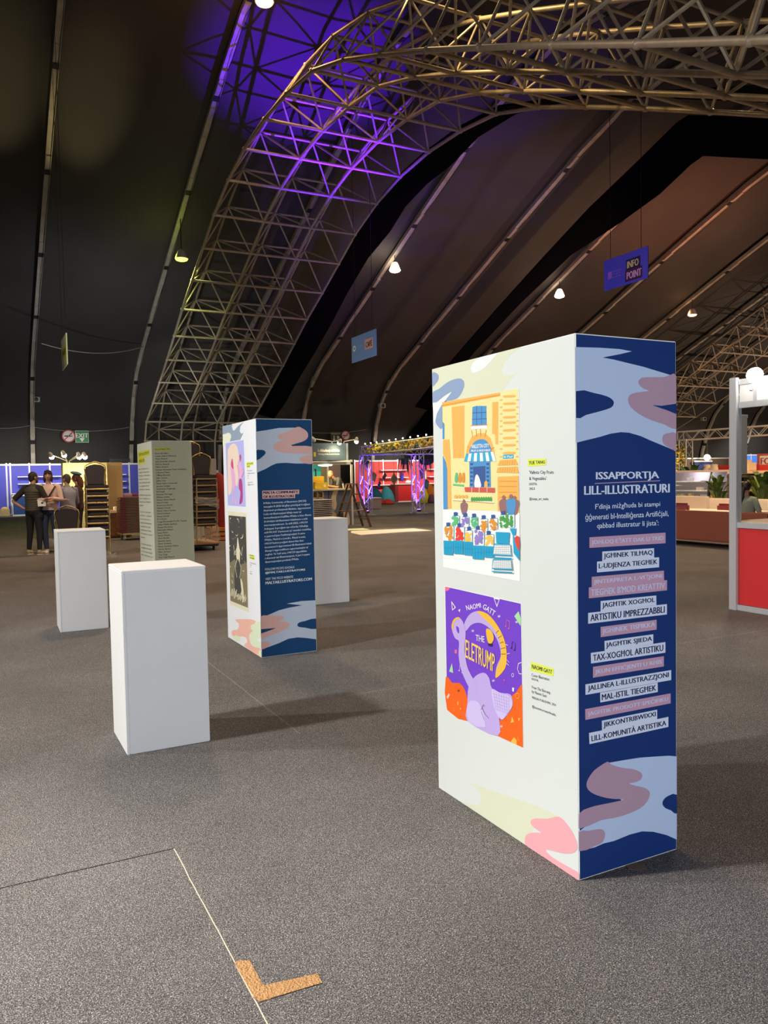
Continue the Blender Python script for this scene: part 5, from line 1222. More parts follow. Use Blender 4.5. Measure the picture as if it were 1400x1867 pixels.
fc.text(b, 'L-Akkademja tal-Kitba', (.14, .55), (.80, .55), (.80, .34), (.14, .34), SGW, 0, .05); fc.text(b, 'Writing & Illustration Studio', (.14, .70), (.80, .70), (.80, .60), (.14, .60), SGW, 0, .04); fc.poly(b, [(-.02, .52), (.07, .52), (.07, .78), (-.02, .78)], mat('stall_yellow', (.75, .70, .05), .6), 0); b.build('lettering', parent=t)
for x, y in ((WS + .02, 0), (WS + .02, 1.9), (-.5, 1.9)): MB().bx(x - .03, x + .03, y - .03, y + .03, 0, 2.05, MWHP).build('post', parent=t)
MB().bx(-.5, WS + .05, -.03, .03, 1.90, 1.98, MWHP).build('front_rail', parent=t); MB().bx(-.5, WS + .05, 1.87, 1.93, 1.95, 2.05, MWHP).build('back_rail', parent=t); MB().bx(WS, WS + .05, 0, 1.9, 1.98, 2.04, MWHP).build('side_rail', parent=t)
xa = at_y(586, 870, YS + 1.88).x - xl; xb = at_y(601, 870, YS + 1.88).x - xl; xc = at_y(621, 870, YS + 1.88).x - xl; xt = at_y(571, 870, YS + 1.88).x - xl
MB().bx(xa, xb, 1.90, 1.94, 0, 1.95, mat('stall_olive', (.20, .18, .11), .7, noise=.15, nscale=5)).build('back_panel', parent=t); MB().bx(xb, xc, 1.88, 1.92, 0, 1.95, mat('stall_mauve', (.20, .15, .17), .7)).build('back_panel', parent=t); MB().bx(xt - .7, xa, 1.90, 1.94, 0, 1.95, mat('stall_teal', (.02, .30, .32), .6)).build('back_panel', parent=t)
b = MB(); TW = mat('teal_pane', (.03, .52, .54), .5)
MB().bx(xt - .2, xt + .06, 1.86, 1.895, 1.1, 1.72, TW).build('window_pane', parent=t); MB().bx(xt + .10, xa - .03, 1.86, 1.895, 1.1, 1.72, TW).build('window_pane', parent=t); MB().bx(xt + .06, xt + .10, 1.84, 1.90, 1.05, 1.8, MDARK).build('window_bar', parent=t)
MB().bx(-.35, WS + .03, -.05, .52, 1.10, 1.15, mat('stall_counter_top', (.70, .62, .44), .5)).build('counter_top', parent=t, bevel=.004)
xd = at_y(590, 900, YS).x - xl
MB().bx(xd, WS, .0, .04, 0, 1.10, SBL).build('counter_front', parent=t)
b = MB(); fd = Face([(0, 0), (1, 0), (1, 1), (0, 1)], (WS - xd, 1.10), lambda u, v, l: V((xd + u, -.002 * (l + 1), v))); CSW = mat('stall_cream_swirl', (.62, .50, .34), .6); DSW = mat('stall_dark_swirl', (.03, .035, .07), .6)
fd.poly(b, [(.38, .0), (.52, .0), (.44, .2), (.46, .4), (.40, .55), (.30, .5), (.26, .3), (.30, .12)], CSW, 0, 3); fd.poly(b, [(.72, .6), (.86, .62), (.92, .8), (.9, 1), (.66, 1), (.70, .8)], CSW, 0, 3); fd.poly(b, [(.55, .7), (.68, .66), (.66, .9), (.56, 1), (.5, 1)], DSW, 1, 3); fd.poly(b, [(.16, .0), (.2, .0), (.19, .6), (.14, .6)], DSW, 0); fd.poly(b, [(.30, .62), (.42, .66), (.40, .84), (.28, .8)], mat('stall_gold_swirl', (.60, .42, .12), .6), 2, 3); b.build('painted_swirls', parent=t)
b = MB()
for z in (.62, .86, 1.06): b.bx(-.35, xd, .0, .4, z, z + .035, mat('stall_cubby', (.60, .50, .32), .6))
for x in (-.35, xd - .22, xd - .04): b.bx(x, x + .04, .0, .4, .30, 1.10, mat('stall_cubby', (.60, .50, .32), .6))
b.bx(-.35, xd, .38, .41, .3, 1.10, mat('stall_cubby', (.6, .5, .32))); b.build('cubby_shelf', parent=t)
MB().ball((x0 + .45, .05, 1.89), .24, .10, .035, mat('stall_light', (1, .95, .8), .4, emit=14, ecol=(1, .93, .75)), 14, 6).build('strip_light', parent=t, smooth=True)
point('stall_light', (x0 + .5, .5, 1.75), 45, (1, .83, .50), .15, t)
q = at_y(573, 800, YS - .3)
arm_lamp('unlit white spot lamp on the left end of the grey stall header', (xl + x0 + .62, YS - .09, 2.56), at_y(570, 799.5, YS - .6), 0, YW, (xl + .5, YS - .5, 2), 'spot lamps over the grey stall', False)
arm_lamp('lit spot lamp in the middle of the grey stall header', (xl + x0 + .64, YS - .09, 2.56), at_y(620, 804, YS - .5), 16, YW, (xl + .8, YS - .1, 2.1), 'spot lamps over the grey stall')
arm_lamp('lit spot lamp sticking out right of the grey stall header', (xl + x1 - .05, YS - .09, 2.56), at_y(650, 801, YS - .5), 16, YW, (xl + 1.4, YS - .3, 1.6), 'spot lamps over the grey stall')
# things on the stall counter
YLP = mat('yellow_case', (.66, .42, .02), .55)
q = at_y(586, 887, YS + .2); t2 = thing('open_case', 'open yellow case with a pale disc on its front, on the grey stall counter', 'case', (q.x, YS + .25, 1.151))
MB().bx(-.25, .20, -.12, .12, 0, .20, YLP).build('body', parent=t2, bevel=.01); b = MB(); b.bx(-.25, .16, .10, .13, .20, .40, YLP); b.build('lid', parent=t2, bevel=.01); MB().lathe([(.05, 0), (.05, .006)], (0.08, -.12, .10), mat('pale_disc', (.8, .72, .4), .6), 16, Matrix.Rotation(PI / 2, 3, 'X')).build('disc', parent=t2)
q = at_y(593, 898, YS + .2); o = MB().bx(-.16, .16, -.1, .1, 0, .14, mat('brown_carton', (.30, .17, .06), .7)).build('carton', loc=(q.x - .25, YS + .18, .897), bevel=.01); tag(o, 'brown carton on the shelf under the grey stall counter', 'box')
q = at_y(638, 886, YS); b = MB(); b.tube((0, 0, 0), (-.02, 0, .16), .022, mat('brush_white', (.8, .78, .72), .5), 8)
for i in range(4): b.tube((.07 + .05 * i, 0, .0), (.09 + .06 * i, .0, .13 + .02 * (i % 2)), .014, mat('brush_tan', (.60, .36, .18), .5), 6)
o = b.build('brush_set', loc=(xl + WS - .22, YS + .1, 1.151)); tag(o, 'row of pale brushes standing on the right end of the grey stall counter', 'brushes')
man_x = at_y(621, 880, YS + .62).x
person('bearded bald man in grey-green T-shirt bending over the grey stall counter', (man_x + .16, YS + .80, 0), math.radians(100), 1.84,
    dict(bel=(0, .04, 1.10), che=(0, .18, 1.27), nek=(0, .32, 1.38), hea=(0, .42, 1.46), shR=(.165, .24, 1.34), shL=(-.165, .24, 1.34), elR=(.22, .32, 1.12), wrR=(.14, .56, 1.13), fdR=(-.2, 1, -.1), elL=(-.24, .36, 1.11), wrL=(-.16, .62, 1.16), fdL=(.2, 1, -.2), head_pitch=.40, head_yaw=.1),
    dict(top=mat('grey_tshirt', (.10, .10, .08), .9), sleeve='short', legs=BLKT, shoes=MDARK, beard=mat('brown_beard', (.10, .035, .012), .85)), mat('warm_skin', (.60, .30, .14), .55))
# stack of pale boards left of the ladder, behind the third plinth
xl2, xr2 = at_y(566, 930, 18.6).x, at_y(609.5, 930, 18.6).x; zt = at_y(590, 911, 18.6).z
PB = mat('pale_panel', (.48, .44, .42), .6); n = 20; pitch = zt / n
sb = thing('pale_board', 'pale board laid flat with spacers in the tall stack behind the third plinth', 'board', ((xl2 + xr2) / 2, 18.6, 0), 0, 'pale boards stacked behind the plinth')
W2 = (xr2 - xl2) / 2
MB().bx(-W2, W2, 0, .5, pitch * .45, pitch, PB).build('panel', parent=sb, bevel=.003)
for x in (-W2 * .8, W2 * .7): MB().bx(x - .04, x + .04, .02, .48, 0.001, pitch * .45, mat('dark_batten', (.05, .035, .03), .8)).build('spacer', parent=sb)
for i in range(1, n): dup(sb, (sb.location.x + random.uniform(-.008, .008), 18.6, pitch * i))
# ladder
q1, q2_ = on_floor(655, 957), on_floor(670, 960); WD = mat('ladder_wood', (.11, .05, .025), .6, noise=.35, nscale=20)
LX, LY0, LY1 = q2_.x, 21.2, 21.75; top = at_y(641, 883, 21.5); t = thing('step_ladder', 'open wooden step ladder with brown rails in front of the grey stall', 'ladder', (top.x, LY0, 0)); rng = LX - top.x
for s_, nm in ((1, 'right'), (-1, 'left')):
    for y in (0, LY1 - LY0): MB().path([(s_ * rng, y, 0), (s_ * .04, y + (.06 if y == 0 else -.06), top.z)], .04, WD, 4, flat=.6).build('rail', parent=t)
    for k in range(1, 5 if s_ > 0 else 4):
        z = top.z * k / 5.2; x = s_ * (rng - (rng - .04) * z / top.z); ins = .06 * z / top.z
        MB().bx(x - .05, x + .05, ins, LY1 - LY0 - ins, z - .018, z + .018, mat('ladder_tread', (.22, .12, .07), .6)).build('tread', parent=t)
MB().bx(-.10, .10, .03, LY1 - LY0 - .03, top.z, top.z + .03, mat('ladder_tread', (.22, .12, .07))).build('cap', parent=t); MB().tube((-rng * .6, .05, top.z * .4), (rng * .6, .05, top.z * .4), .008, mat('rope', (.5, .42, .3), .8), 5).build('rope', parent=t)
# sheets lying on the floor
def sheet(label, pts, m, z):
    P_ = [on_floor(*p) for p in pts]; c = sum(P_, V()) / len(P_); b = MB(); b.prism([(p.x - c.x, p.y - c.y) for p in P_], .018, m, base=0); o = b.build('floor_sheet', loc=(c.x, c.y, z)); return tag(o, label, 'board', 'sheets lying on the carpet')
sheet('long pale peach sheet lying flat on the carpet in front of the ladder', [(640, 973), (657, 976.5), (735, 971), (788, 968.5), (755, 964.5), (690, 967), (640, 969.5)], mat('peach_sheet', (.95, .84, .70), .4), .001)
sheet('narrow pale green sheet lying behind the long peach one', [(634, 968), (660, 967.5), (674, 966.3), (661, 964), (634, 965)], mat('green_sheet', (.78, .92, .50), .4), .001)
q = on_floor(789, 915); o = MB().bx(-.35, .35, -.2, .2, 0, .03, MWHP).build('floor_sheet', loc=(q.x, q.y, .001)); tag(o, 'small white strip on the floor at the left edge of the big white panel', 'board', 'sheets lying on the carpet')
# white cube seats
for lab, (a, y_), w_, h in (('pale mauve cube seat beside the left leg of the violet gate', (685, 929), .62, .55), ('small pale seat half hidden behind the right violet gate leg', (751, 913), .5, .45)):
    q = on_floor(a, y_); t = thing('cube_seat', lab, 'seat', (q.x, q.y, 0), 0, 'pale cube seats'); MB().bx(-w_ / 2, w_ / 2, 0, w_, .02, h - .06, mat('mauve_vinyl', (.42, .32, .34), .5)).build('base', parent=t, bevel=.02); MB().bx(-w_ / 2 - .01, w_ / 2 + .01, -.01, w_ + .01, h - .06, h, mat('pale_vinyl', (.75, .66, .62), .5)).build('cushion', parent=t, bevel=.02)

# ------------------------------------------------------------------ violet truss gate with garland, plants and book covers
def box_truss(b, p0, p1, w_, m, bay=None, r=.024):
    p0, p1 = V(p0), V(p1); d = p1 - p0; L = d.length; d.normalize(); a = d.cross(V((0, 0, 1))) if abs(d.z) < .9 else V((1, 0, 0)); a.normalize(); c = a.cross(d).normalized(); h = w_ / 2
    cor = [a * h + c * h, -a * h + c * h, -a * h - c * h, a * h - c * h]
    for q in cor: b.tube(p0 + q, p1 + q, r, m, 8)
    n = max(2, int(round(L / (bay or w_ * 1.1))))
    for s_ in range(4):
        q0, q1 = cor[s_], cor[(s_ + 1) % 4]
        for i in range(n):
            u, v_ = p0 + d * L * i / n, p0 + d * L * (i + 1) / n
            b.tube(u + (q0 if i % 2 == 0 else q1), v_ + (q1 if i % 2 == 0 else q0), r * .5, m, 5)
        for u in (p0, p1): b.tube(u + q0, u + q1, r * .8, m, 6)
GA, GB_, GE, GCn = V((13.55, 28.0, 0)), V((15.62, 27.5, 0)), V((17.0, 27.17, 0)), V((12.45, 20.2, 0))
gate = thing('truss_gate', 'aluminium box-truss gate glowing violet, hung with plants and book covers', 'truss gate', GA)
VIOLET = (.13, .04, 1.0)
for p in (GA, GB_, GE, GCn):
    b = MB(); box_truss(b, p - GA + V((0, 0, .05)), p - GA + V((0, 0, 2.36)), .36, MSTEEL); b.build('leg', parent=gate, smooth=True)
    q = p - GA; MB().bx(q.x - .28, q.x + .28, q.y - .28, q.y + .28, 0, .03, MSTEEL).build('foot_plate', parent=gate)
    b = MB(); b.lathe([(.09, .03), (.11, .10), (.11, .16)], (q.x, q.y, 0), MDARK, 14); ul = b.build('uplight', parent=gate)
    b = MB(); b.lathe([(.095, .161), (.09, .168), (0, .169)], (q.x, q.y, 0), mat('violet_lens', (.4, .2, 1), .4, emit=12, ecol=(.30, .10, 1)), 14); b.build('uplight_lens', parent=ul)
    spot('uplight_beam', (q.x, q.y, .25), (q.x, q.y, 6), 1100 if p is not GCn else 500, VIOLET, 44, .5, .06, gate)
    spot('uplight_glow', (q.x - .32, q.y - .42, .3), (q.x, q.y, 1.3), 420, VIOLET, 75, .6, .06, gate)
for p, r_ in ((GB_, 0), (GCn, 1)):
    b = MB(); d = (p - GA).normalized(); box_truss(b, V((0, 0, 2.53)) - d * .18, p - GA + V((0, 0, 2.53)) + d * .18, .32, MSTEEL); b.build('beam', parent=gate, smooth=True)
b = MB(); d = (GE - GB_).normalized(); box_truss(b, GB_ - GA + V((0, 0, 2.53)) + d * .18, GE - GA + V((0, 0, 2.53)), .32, MSTEEL); b.build('beam', parent=gate, smooth=True)
random.seed(31); b = MB(); YF = mat('yellow_petal', (.90, .74, .05), .6, emit=.0); YF2 = mat('gold_petal', (.70, .42, .03), .6); LF = mat('garland_leaf', (.10, .17, .03), .7)
for i in range(330):
    f_ = random.uniform(.10, 1); p = GA.lerp(GCn, f_) - GA + V((random.uniform(-.20, .16), random.uniform(-.1, .1), 2.52 + random.gauss(.05, .085)))
    b.ball(p, random.uniform(.035, .06), random.uniform(.035, .06), random.uniform(.02, .05), random.choice((YF, YF, YF2, LF)), 6, 4)
o = b.build('flower_garland', loc=tuple(GA)); tag(o, 'thick garland of yellow flowers along the upper beam of the violet gate', 'garland', None, 'stuff')
MBUL = mat('warm_bulb', (1, .9, .7), .4, emit=18, ecol=(1, .84, .58))
st = thing('string_light', 'row of small warm bulbs along the top of the violet gate beam', 'string lights', GA)
pts = []
for i in range(11):
    f_ = .06 + i * .088; p = GA.lerp(GCn, f_) - GA + V((-.16, 0, 2.72)); pts.append(p); MB().ball(p + V((0, 0, .06)), .024, m=MBUL, nu=8, nv=6).build('bulb', parent=st, smooth=True)
MB().path(pts, .008, MDARK, 4).build('cable', parent=st)
def hanging_plant(label, px_, py_, P0, P1, sc_, dk):
    # hung below the beam P0-P1, where that beam crosses the plant's own vertical
    best = min((abs(seen((*(P0.lerp(P1, u)).to_2d(), 2))[0] - px_), u) for u in [i / 60 for i in range(61)])[1]; p = P0.lerp(P1, best)
    z = CO[2] + (_ray(px_, py_) * (V((p.x, p.y)).dot(V((CF[0], CF[1]))) / (V((_ray(px_, py_)[0], _ray(px_, py_)[1])).dot(V((CF[0], CF[1]))))))[2]
    t = thing('hanging_plant', label, 'plant', (p.x, p.y, z), 0, 'plants hung in the violet gate'); random.seed(int(px_)); PG = mat('plant_green_%d' % dk, ((.05, .10, .03), (.03, .04, .04), (.07, .06, .03))[dk], .7)
    MB().lathe([(.10, -.02), (.14, .10), (.15, .14), (.13, .14)], (0, 0, 0), mat('plant_pot', (.07, .05, .04), .7), 14).build('pot', parent=t, smooth=True); MB().tube((0, 0, .12), (0, 0, 2.40 - z), .006, MDARK, 4).build('cord', parent=t)
    b = MB()
    for i in range(70):
        a = random.uniform(0, 2 * PI); r = random.uniform(.15, .42) * sc_; dz = random.uniform(-.55, .18) * sc_; u = V((math.cos(a), math.sin(a), 0)); s0 = u * .08 + V((0, 0, .14)); m_ = u * r * .7 + V((0, 0, .22 * sc_)); e = u * r + V((0, 0, dz)); w_ = u.cross(V((0, 0, 1))) * .022 * sc_
        b.add([s0 - w_ * .5, s0 + w_ * .5, m_ + w_, m_ - w_, e + w_ * .25, e - w_ * .25, m_ + V((0, 0, -.006)), e + V((0, 0, -.005))], [(0, 1, 2, 3), (3, 2, 4, 5), (3, 5, 7, 6), (2, 6, 7, 4)], PG)
    b.build('foliage', parent=t, smooth=True)
hanging_plant('trailing green plant hanging between the two violet gate legs', 737, 846, GA, GB_, 1.0, 0); hanging_plant('dark drooping plant hanging right of the second violet gate leg', 777, 846, GB_, GE, .85, 1); hanging_plant('dark bushy plant hung on the left violet gate leg', 667, 846, GA + V((-.2, .1, 0)), GA + V((.5, -.25, 0)), .62, 2)
def hung_book(label, px_, py_, P0, P1, w_, h, rot, col, col2):
    best = min((abs(seen((*(P0.lerp(P1, u)).to_2d(), 2))[0] - px_), u) for u in [i / 60 for i in range(61)])[1]; p = P0.lerp(P1, best)
    z = at_y(px_, py_, p.y).z; t = thing('hanging_book', label, 'book', (p.x, p.y - .02, z), 0, 'book covers hung on strings in the violet gate'); R_ = Matrix.Rotation(.5, 4, 'Z') @ Matrix.Rotation(rot, 4, 'Y')
    MB().bx(-w_ / 2, w_ / 2, -.015, .015, -h / 2, h / 2, mat('book_%d_%d' % (px_, py_), col, .6), R_).build('cover', parent=t, bevel=.003); MB().bx(-w_ * .3, w_ * .3, -.018, -.0155, -h * .3, h * .3, mat('book2_%d' % px_, col2, .6), R_).build('title_block', parent=t); MB().tube((0, 0, h * .4), (0, 0, 2.38 - z), .005, MDARK, 4).build('string', parent=t)
GA_, GB2 = GA, GB_
hung_book('tan hanging book cover just right of the left violet leg', 681, 870, GA, GB_, .26, .34, .5, (.50, .36, .24), (.65, .52, .38)); hung_book('dark star-like hanging book before the red shelves', 700, 869, GA, GB_, .16, .28, .75, (.10, .07, .09), (.2, .15, .18)); hung_book('diamond-tilted tan and green hanging book', 718, 873, GA, GB_, .34, .36, .72, (.45, .36, .20), (.28, .30, .16)); hung_book('grey-green hanging book below the trailing plant', 731.5, 870, GA, GB_, .24, .32, .2, (.22, .24, .21), (.3, .32, .3)); hung_book('small dark hanging book above the blue bean bag', 691, 883, GA, GB_, .14, .22, .6, (.08, .07, .16), (.15, .12, .2)); hung_book('orange-brown hanging book beside the second violet leg', 767, 864, GB_, GE, .26, .36, -.3, (.40, .16, .07), (.5, .25, .12)); hung_book('teal hanging book over the yellow bean bag', 777, 883, GB_, GE, .26, .36, .3, (.08, .24, .25), (.15, .35, .34))

# ------------------------------------------------------------------ red stand, bean bags behind the violet gate
RED1 = mat('stand_red', (.62, .05, .04), .6, noise=.06, nscale=2)
stand_wall('red panel stand with white shelves seen through the violet gate', 0, RED1, 0, [19.6, 20.5, 21.48, 22.46, 23.42, 24.4, 25.4, 26.4], 42.0, 2.52, [(21.2, 23.05, 1.90), (21.2, 23.05, 1.45), (20.5, 23.4, 1.02), (24.5, 26.3, 1.92), (24.5, 26.3, 1.47), (24.5, 26.3, 1.05)])
q = at_y(727, 900, 40.6); t = thing('stand_counter', 'dark red counter with white top in front of the red stand', 'counter', (q.x - .1, 40.6, 0)); DR = mat('counter_red', (.42, .008, .008), .6)
MB().bx(.05, 1.05, 0, .6, 0, 1.02, DR).build('front_panel', parent=t); MB().bx(-.15, .05, -.02, .6, 0, 1.02, mat('counter_maroon', (.14, .012, .012), .6)).build('end_panel', parent=t); MB().bx(-.15, 1.1, -.05, .62, 1.02, 1.06, MWHP).build('top', parent=t); MB().bx(.05, 1.05, -.02, .0, 0, .05, MWHP).build('kick_rail', parent=t)
o = MB().ball((0, 0, .10), .18, .15, .10, mat('white_ceramic', (.8, .74, .66), .4), 12, 8).build('bowl', loc=(q.x + .75, 40.8, 1.062), smooth=True); tag(o, 'white rounded object on the dark red counter', 'bowl')
def bean_bag(label, px_, py_, Y, w_, h, m):
    q = at_y(px_, py_, Y); b = MB(); b.loft([((0, 0, .0), w_ * .46, w_ * .42, 0), ((0, 0, h * .15), w_ * .52, w_ * .5, 0), ((0, .02, h * .45), w_ * .47, w_ * .44, .2), ((0, .06, h * .75), w_ * .34, w_ * .30, .3), ((0, .10, h * .96), w_ * .16, w_ * .12, .3), ((0, .10, h), w_ * .05, w_ * .04, .3)], m, 16)
    o = b.build('bean_bag', loc=(q.x, Y, 0), smooth=True); tag(o, label, 'bean bag', 'bean bags by the red stand')
bean_bag('dark teal bean bag in front of the red stand', 685, 905, 39.4, .86, .90, mat('bag_teal', (.01, .15, .25), .8)); bean_bag('light blue bean bag beside the teal one', 706, 905, 39.3, .84, .95, mat('bag_cyan', (.10, .58, .84), .8)); bean_bag('low crimson bean bag between the two blue ones', 693, 910, 38.0, .52, .40, mat('bag_crimson', (.45, .02, .05), .8)); bean_bag('low red bean bag before the light blue one', 708, 911, 38.0, .62, .28, mat('bag_red', (.60, .03, .03), .8)); bean_bag('yellow bean bag right of the second violet leg', 773, 905, 38.0, .55, .95, mat('bag_yellow', (.85, .74, .02), .8)); bean_bag('orange bean bag at the edge of the big white panel', 785, 905, 39.0, .85, 1.05, mat('bag_orange', (.75, .24, .02), .8)); bean_bag('dark plum bean bag beside the orange one', 788, 906, 37.2, .5, .5, mat('bag_plum', (.14, .05, .13), .8)); bean_bag('plum bean bag beside the left violet leg', 677, 908, 38.2, .5, .48, mat('bag_plum2', (.16, .03, .10), .8))
q = at_y(771, 830, 42.4); b = MB(); b.ball((0, 0, 1.0), 1.1, .5, 1.4, MBLACKCL, 14, 10); b.path([(0.2, 0, 2.0), (.6, 0, 3.6), (.5, 0, 5.5)], .5, MBLACKCL, 8, radii=[.7, .35, .1]); o = b.build('gathered_drape', loc=(q.x, 42.2, 2.4), smooth=True); tag(o, 'gathered black drape bunched above the red stand', 'drape', None, 'structure')

# ------------------------------------------------------------------ right edge: shell counter
t = thing('shell_counter', 'counter with red front panel, tall white post and white fascia at the right edge', 'counter', (7.2, 5.8, 0)); RF = mat('red_front', (.66, .028, .03), .5, noise=.05, nscale=3)
WPS = mat('brushed_profile', (.62, .63, .66), .35, .35)
b = MB(); b.bx(-.045, .0, -.045, .045, 0, 2.48, WPS); b.bx(.012, .05, -.04, .05, 0, 2.46, WPS); b.bx(-.005, .013, -.03, .03, 0, 2.45, MDARK); b.build('post', parent=t, bevel=.004)
MB().bx(.0, .03, -2.6, -.045, .065, .895, RF).build('front_panel', parent=t); MB().bx(-.02, .04, -2.6, -.04, .0, .06, WPS).build('bottom_rail', parent=t, bevel=.003); MB().bx(-.025, .05, -2.6, -.04, .885, .945, WPS).build('top_rail', parent=t, bevel=.003)
MB().bx(.03, .62, -2.6, .02, .935, .96, mat('sand_top', (.60, .44, .30), .5)).build('counter_top', parent=t)
b = MB(); b.bx(-.015, .02, -2.6, -.05, 2.40, 2.46, WPS); b.bx(-.015, .02, -2.6, -.05, 2.155, 2.22, WPS); b.build('fascia_rail', parent=t, bevel=.003)
for a, c in ((-.23, -.05), (-1.3, -.26)): MB().bx(.0, .012, a, c, 2.22, 2.40, mat('fascia_white', (.78, .76, .74), .5)).build('fascia_panel', parent=t)
b = MB(); b.bx(-.018, .022, -.26, -.23, 2.16, 2.46, WPS); b.build('fascia_mullion', parent=t)
q = V((8.2, 6.53, 0)) - V((7.2, 5.8, 0)); b = MB(); b.bx(q.x - .05, q.x + .05, q.y - .05, q.y + .05, 1.46, 2.15, mat('rear_post', (.45, .42, .38), .4, .3)); b.bx(q.x - .10, q.x + .10, q.y - .02, q.y + .02, 2.13, 2.17, WPS); b.build('rolled_blind', parent=t); MB().tube((0, -.05, 2.3), (q.x, q.y, 2.16), .012, MWHP, 6).build('blind_bracket', parent=t)
for x in (.03, .6): MB().bx(x, x + .03, -2.6, -2.56, .0, .94, WPS).build('post', parent=t)
q = at_x(1376, 684, 7.12); t = thing('flood_lamp', 'dazzling white flood lamp clamped on the white fascia at the right edge', 'flood lamp', q)
R_ = (V((3, 3.5, 1.2)) - q).to_track_quat('-Z', 'Y').to_matrix(); MB().lathe([(.03, .10), (.07, .06), (.085, -.02)], (0, 0, 0), MDARK, 16, R_).build('head', parent=t, smooth=True); MB().ball((0, 0, 0), .082, .082, .075, mat('flood_lens', (1, .97, .9), .3, emit=45, ecol=(1, .95, .84)), 16, 10, R_).build('lens', parent=t, smooth=True); MB().tube((0, 0, -.05), (-.06, .0, -.16), .014, MWHP, 6).build('clamp', parent=t)
spot('flood_light', (-.14, -.03, -.03), (-6, -2.5, -2.2), 130, (1, .93, .82), 150, .9, .07, t)
point('flood_spill', (.05, -.02, .16), 22, (1, .93, .82), .07, t)

# ------------------------------------------------------------------ lounge: sofas, cushions, seated woman
RUST = mat('rust_fabric', (.28, .085, .058), .9, noise=.15, nscale=40, bump=.1, bscale=150); CRMF = mat('cream_fabric', (.74, .61, .48), .85)
def sofa(label, X, y0, y1, zt, m, depth=.85, zleg=.12, arms=True):
    t = thing('sofa', label, 'sofa', (X, y0, 0), 0, 'lounge sofas'); L = y1 - y0
    MB().bx(0, .14, 0, L, zleg, zt, m).build('backrest', parent=t, bevel=.02); MB().bx(.14, depth, .0, L, zleg, .42, m).build('seat', parent=t, bevel=.03)
    for x in (.06, depth - .08):
        for y in (.12, L - .12): MB().tube((x, y, zleg), (x, y, 0), .018, MDARK, 8).build('leg', parent=t)
    return t
sofa('long rust-red low-backed sofa seen from behind, right of the big panel', 12.6, 9.45, 13.4, .71, RUST)
sofa('pale cream sofa with rounded back beyond the rust-red sofa', 15.6, at_x(1287, 925, 15.6).y, 16.2, .88, CRMF, .8)
sofa('long low cream bench beyond the seated woman', 16.5, 8.6, at_x(1289, 925, 16.5).y, .80, CRMF, .7)
for lab, px_, py_, X, m, w_, h in (('dark red cushion on the cream bench left of the white post', 1322, 930, 15.4, mat('cushion_red', (.22, .03, .035), .9), .42, .30), ('purple-red cushion on the cream sofa at the big panel edge', 1243, 927, 14.9, mat('cushion_plum', (.20, .05, .07), .9), .42, .26)):
    q = at_x(px_, py_, X); b = MB(); b.bx(-.07, .07, -w_ / 2, w_ / 2, -h / 2, h / 2, m); o = b.build('cushion', loc=tuple(q), bevel=.05, smooth=True); tag(o, lab, 'cushion', 'cushions on the cream seats')
t = thing('coffee_table', 'low cream table under the two cushions beyond the rust-red sofa', 'table', (14.9, 13.0, 0))
MB().bx(-.25, .75, -1.4, 1.4, .52, .58, CRMF).build('tabletop', parent=t, bevel=.01)
for x in (-.18, .68):
    for y in (-1.3, 1.3): MB().bx(x - .03, x + .03, y - .03, y + .03, 0, .52, CRMF).build('leg', parent=t)
gr = mat('sage_tshirt', (.27, .31, .25), .9, noise=.08, nscale=14)
q = at_x(1358, 900, 13.10)
person('woman in sage green T-shirt with a dark ponytail, seated on the rust-red sofa, back turned', (13.12, q.y, -.36), math.radians(-82), 1.62,
    dict(pel=(0, .05, .90), bel=(0, .03, 1.05), hpR=(.10, .06, .86), hpL=(-.10, .06, .86), knR=(.15, .48, .88), knL=(-.15, .48, .88), anR=(.15, .52, .46), anL=(-.15, .52, .46), toR=(.16, .66, .41), toL=(-.16, .66, .41), shR=(.185, 0, 1.37), shL=(-.185, 0, 1.37), elR=(.29, .03, 1.10), wrR=(.22, .26, 1.0), fdR=(-.3, 1, 0), elL=(-.27, .05, 1.10), wrL=(-.18, .28, 1.02), fdL=(.3, 1, 0), head_pitch=.12),
    dict(top=gr, sleeve='short', girth=1.12, hem=.1, legs=mat('dark_jeans', (.02, .02, .03), .85), seated=1, hair=mat('brown_black_hair', (.018, .010, .008), .5, noise=.3, nscale=60), style='tail'), MSKIN)

# ------------------------------------------------------------------ cafe counter beyond the lounge
t = thing('display_fridge', 'glass-fronted refrigerated display case with curved dark side, right of the big panel', 'display case', (18.0, 15.35, 0)); FRM_ = mat('fridge_frame', (.03, .025, .025), .4, .2); GL = mat('fridge_glass', (.55, .55, .62), .08, alpha=.30, spec=.9)
MB().bx(0, .8, 0, 2.4, 0, .66, mat('fridge_base', (.13, .09, .06), .6, noise=.2, nscale=6)).build('base', parent=t); MB().bx(.12, .8, 0, 2.4, 1.46, 1.52, mat('fridge_top', (.62, .45, .38), .5)).build('top', parent=t)
for z in (.92, 1.18): MB().bx(.16, .76, .05, 2.35, z, z + .03, mat('fridge_shelf', (.80, .78, .80), .3)).build('shelf', parent=t)
MB().bx(.74, .8, 0, 2.4, .66, 1.46, mat('fridge_back', (.22, .20, .24), .5)).build('back', parent=t)
pr = [(0, .66), (-.02, .9), (.02, 1.2), (.12, 1.46)]
for y in (0, 2.36): b = MB(); b.path([(x, y + .02, z) for x, z in pr], .025, FRM_, 6); b.build('side_frame', parent=t)
b = MB(); b.add([(x, y, z) for x, z in pr for y in (.03, 2.37)], [(0, 1, 3, 2), (2, 3, 5, 4), (4, 5, 7, 6)], GL); b.build('curved_glass', parent=t, smooth=True)
random.seed(41)
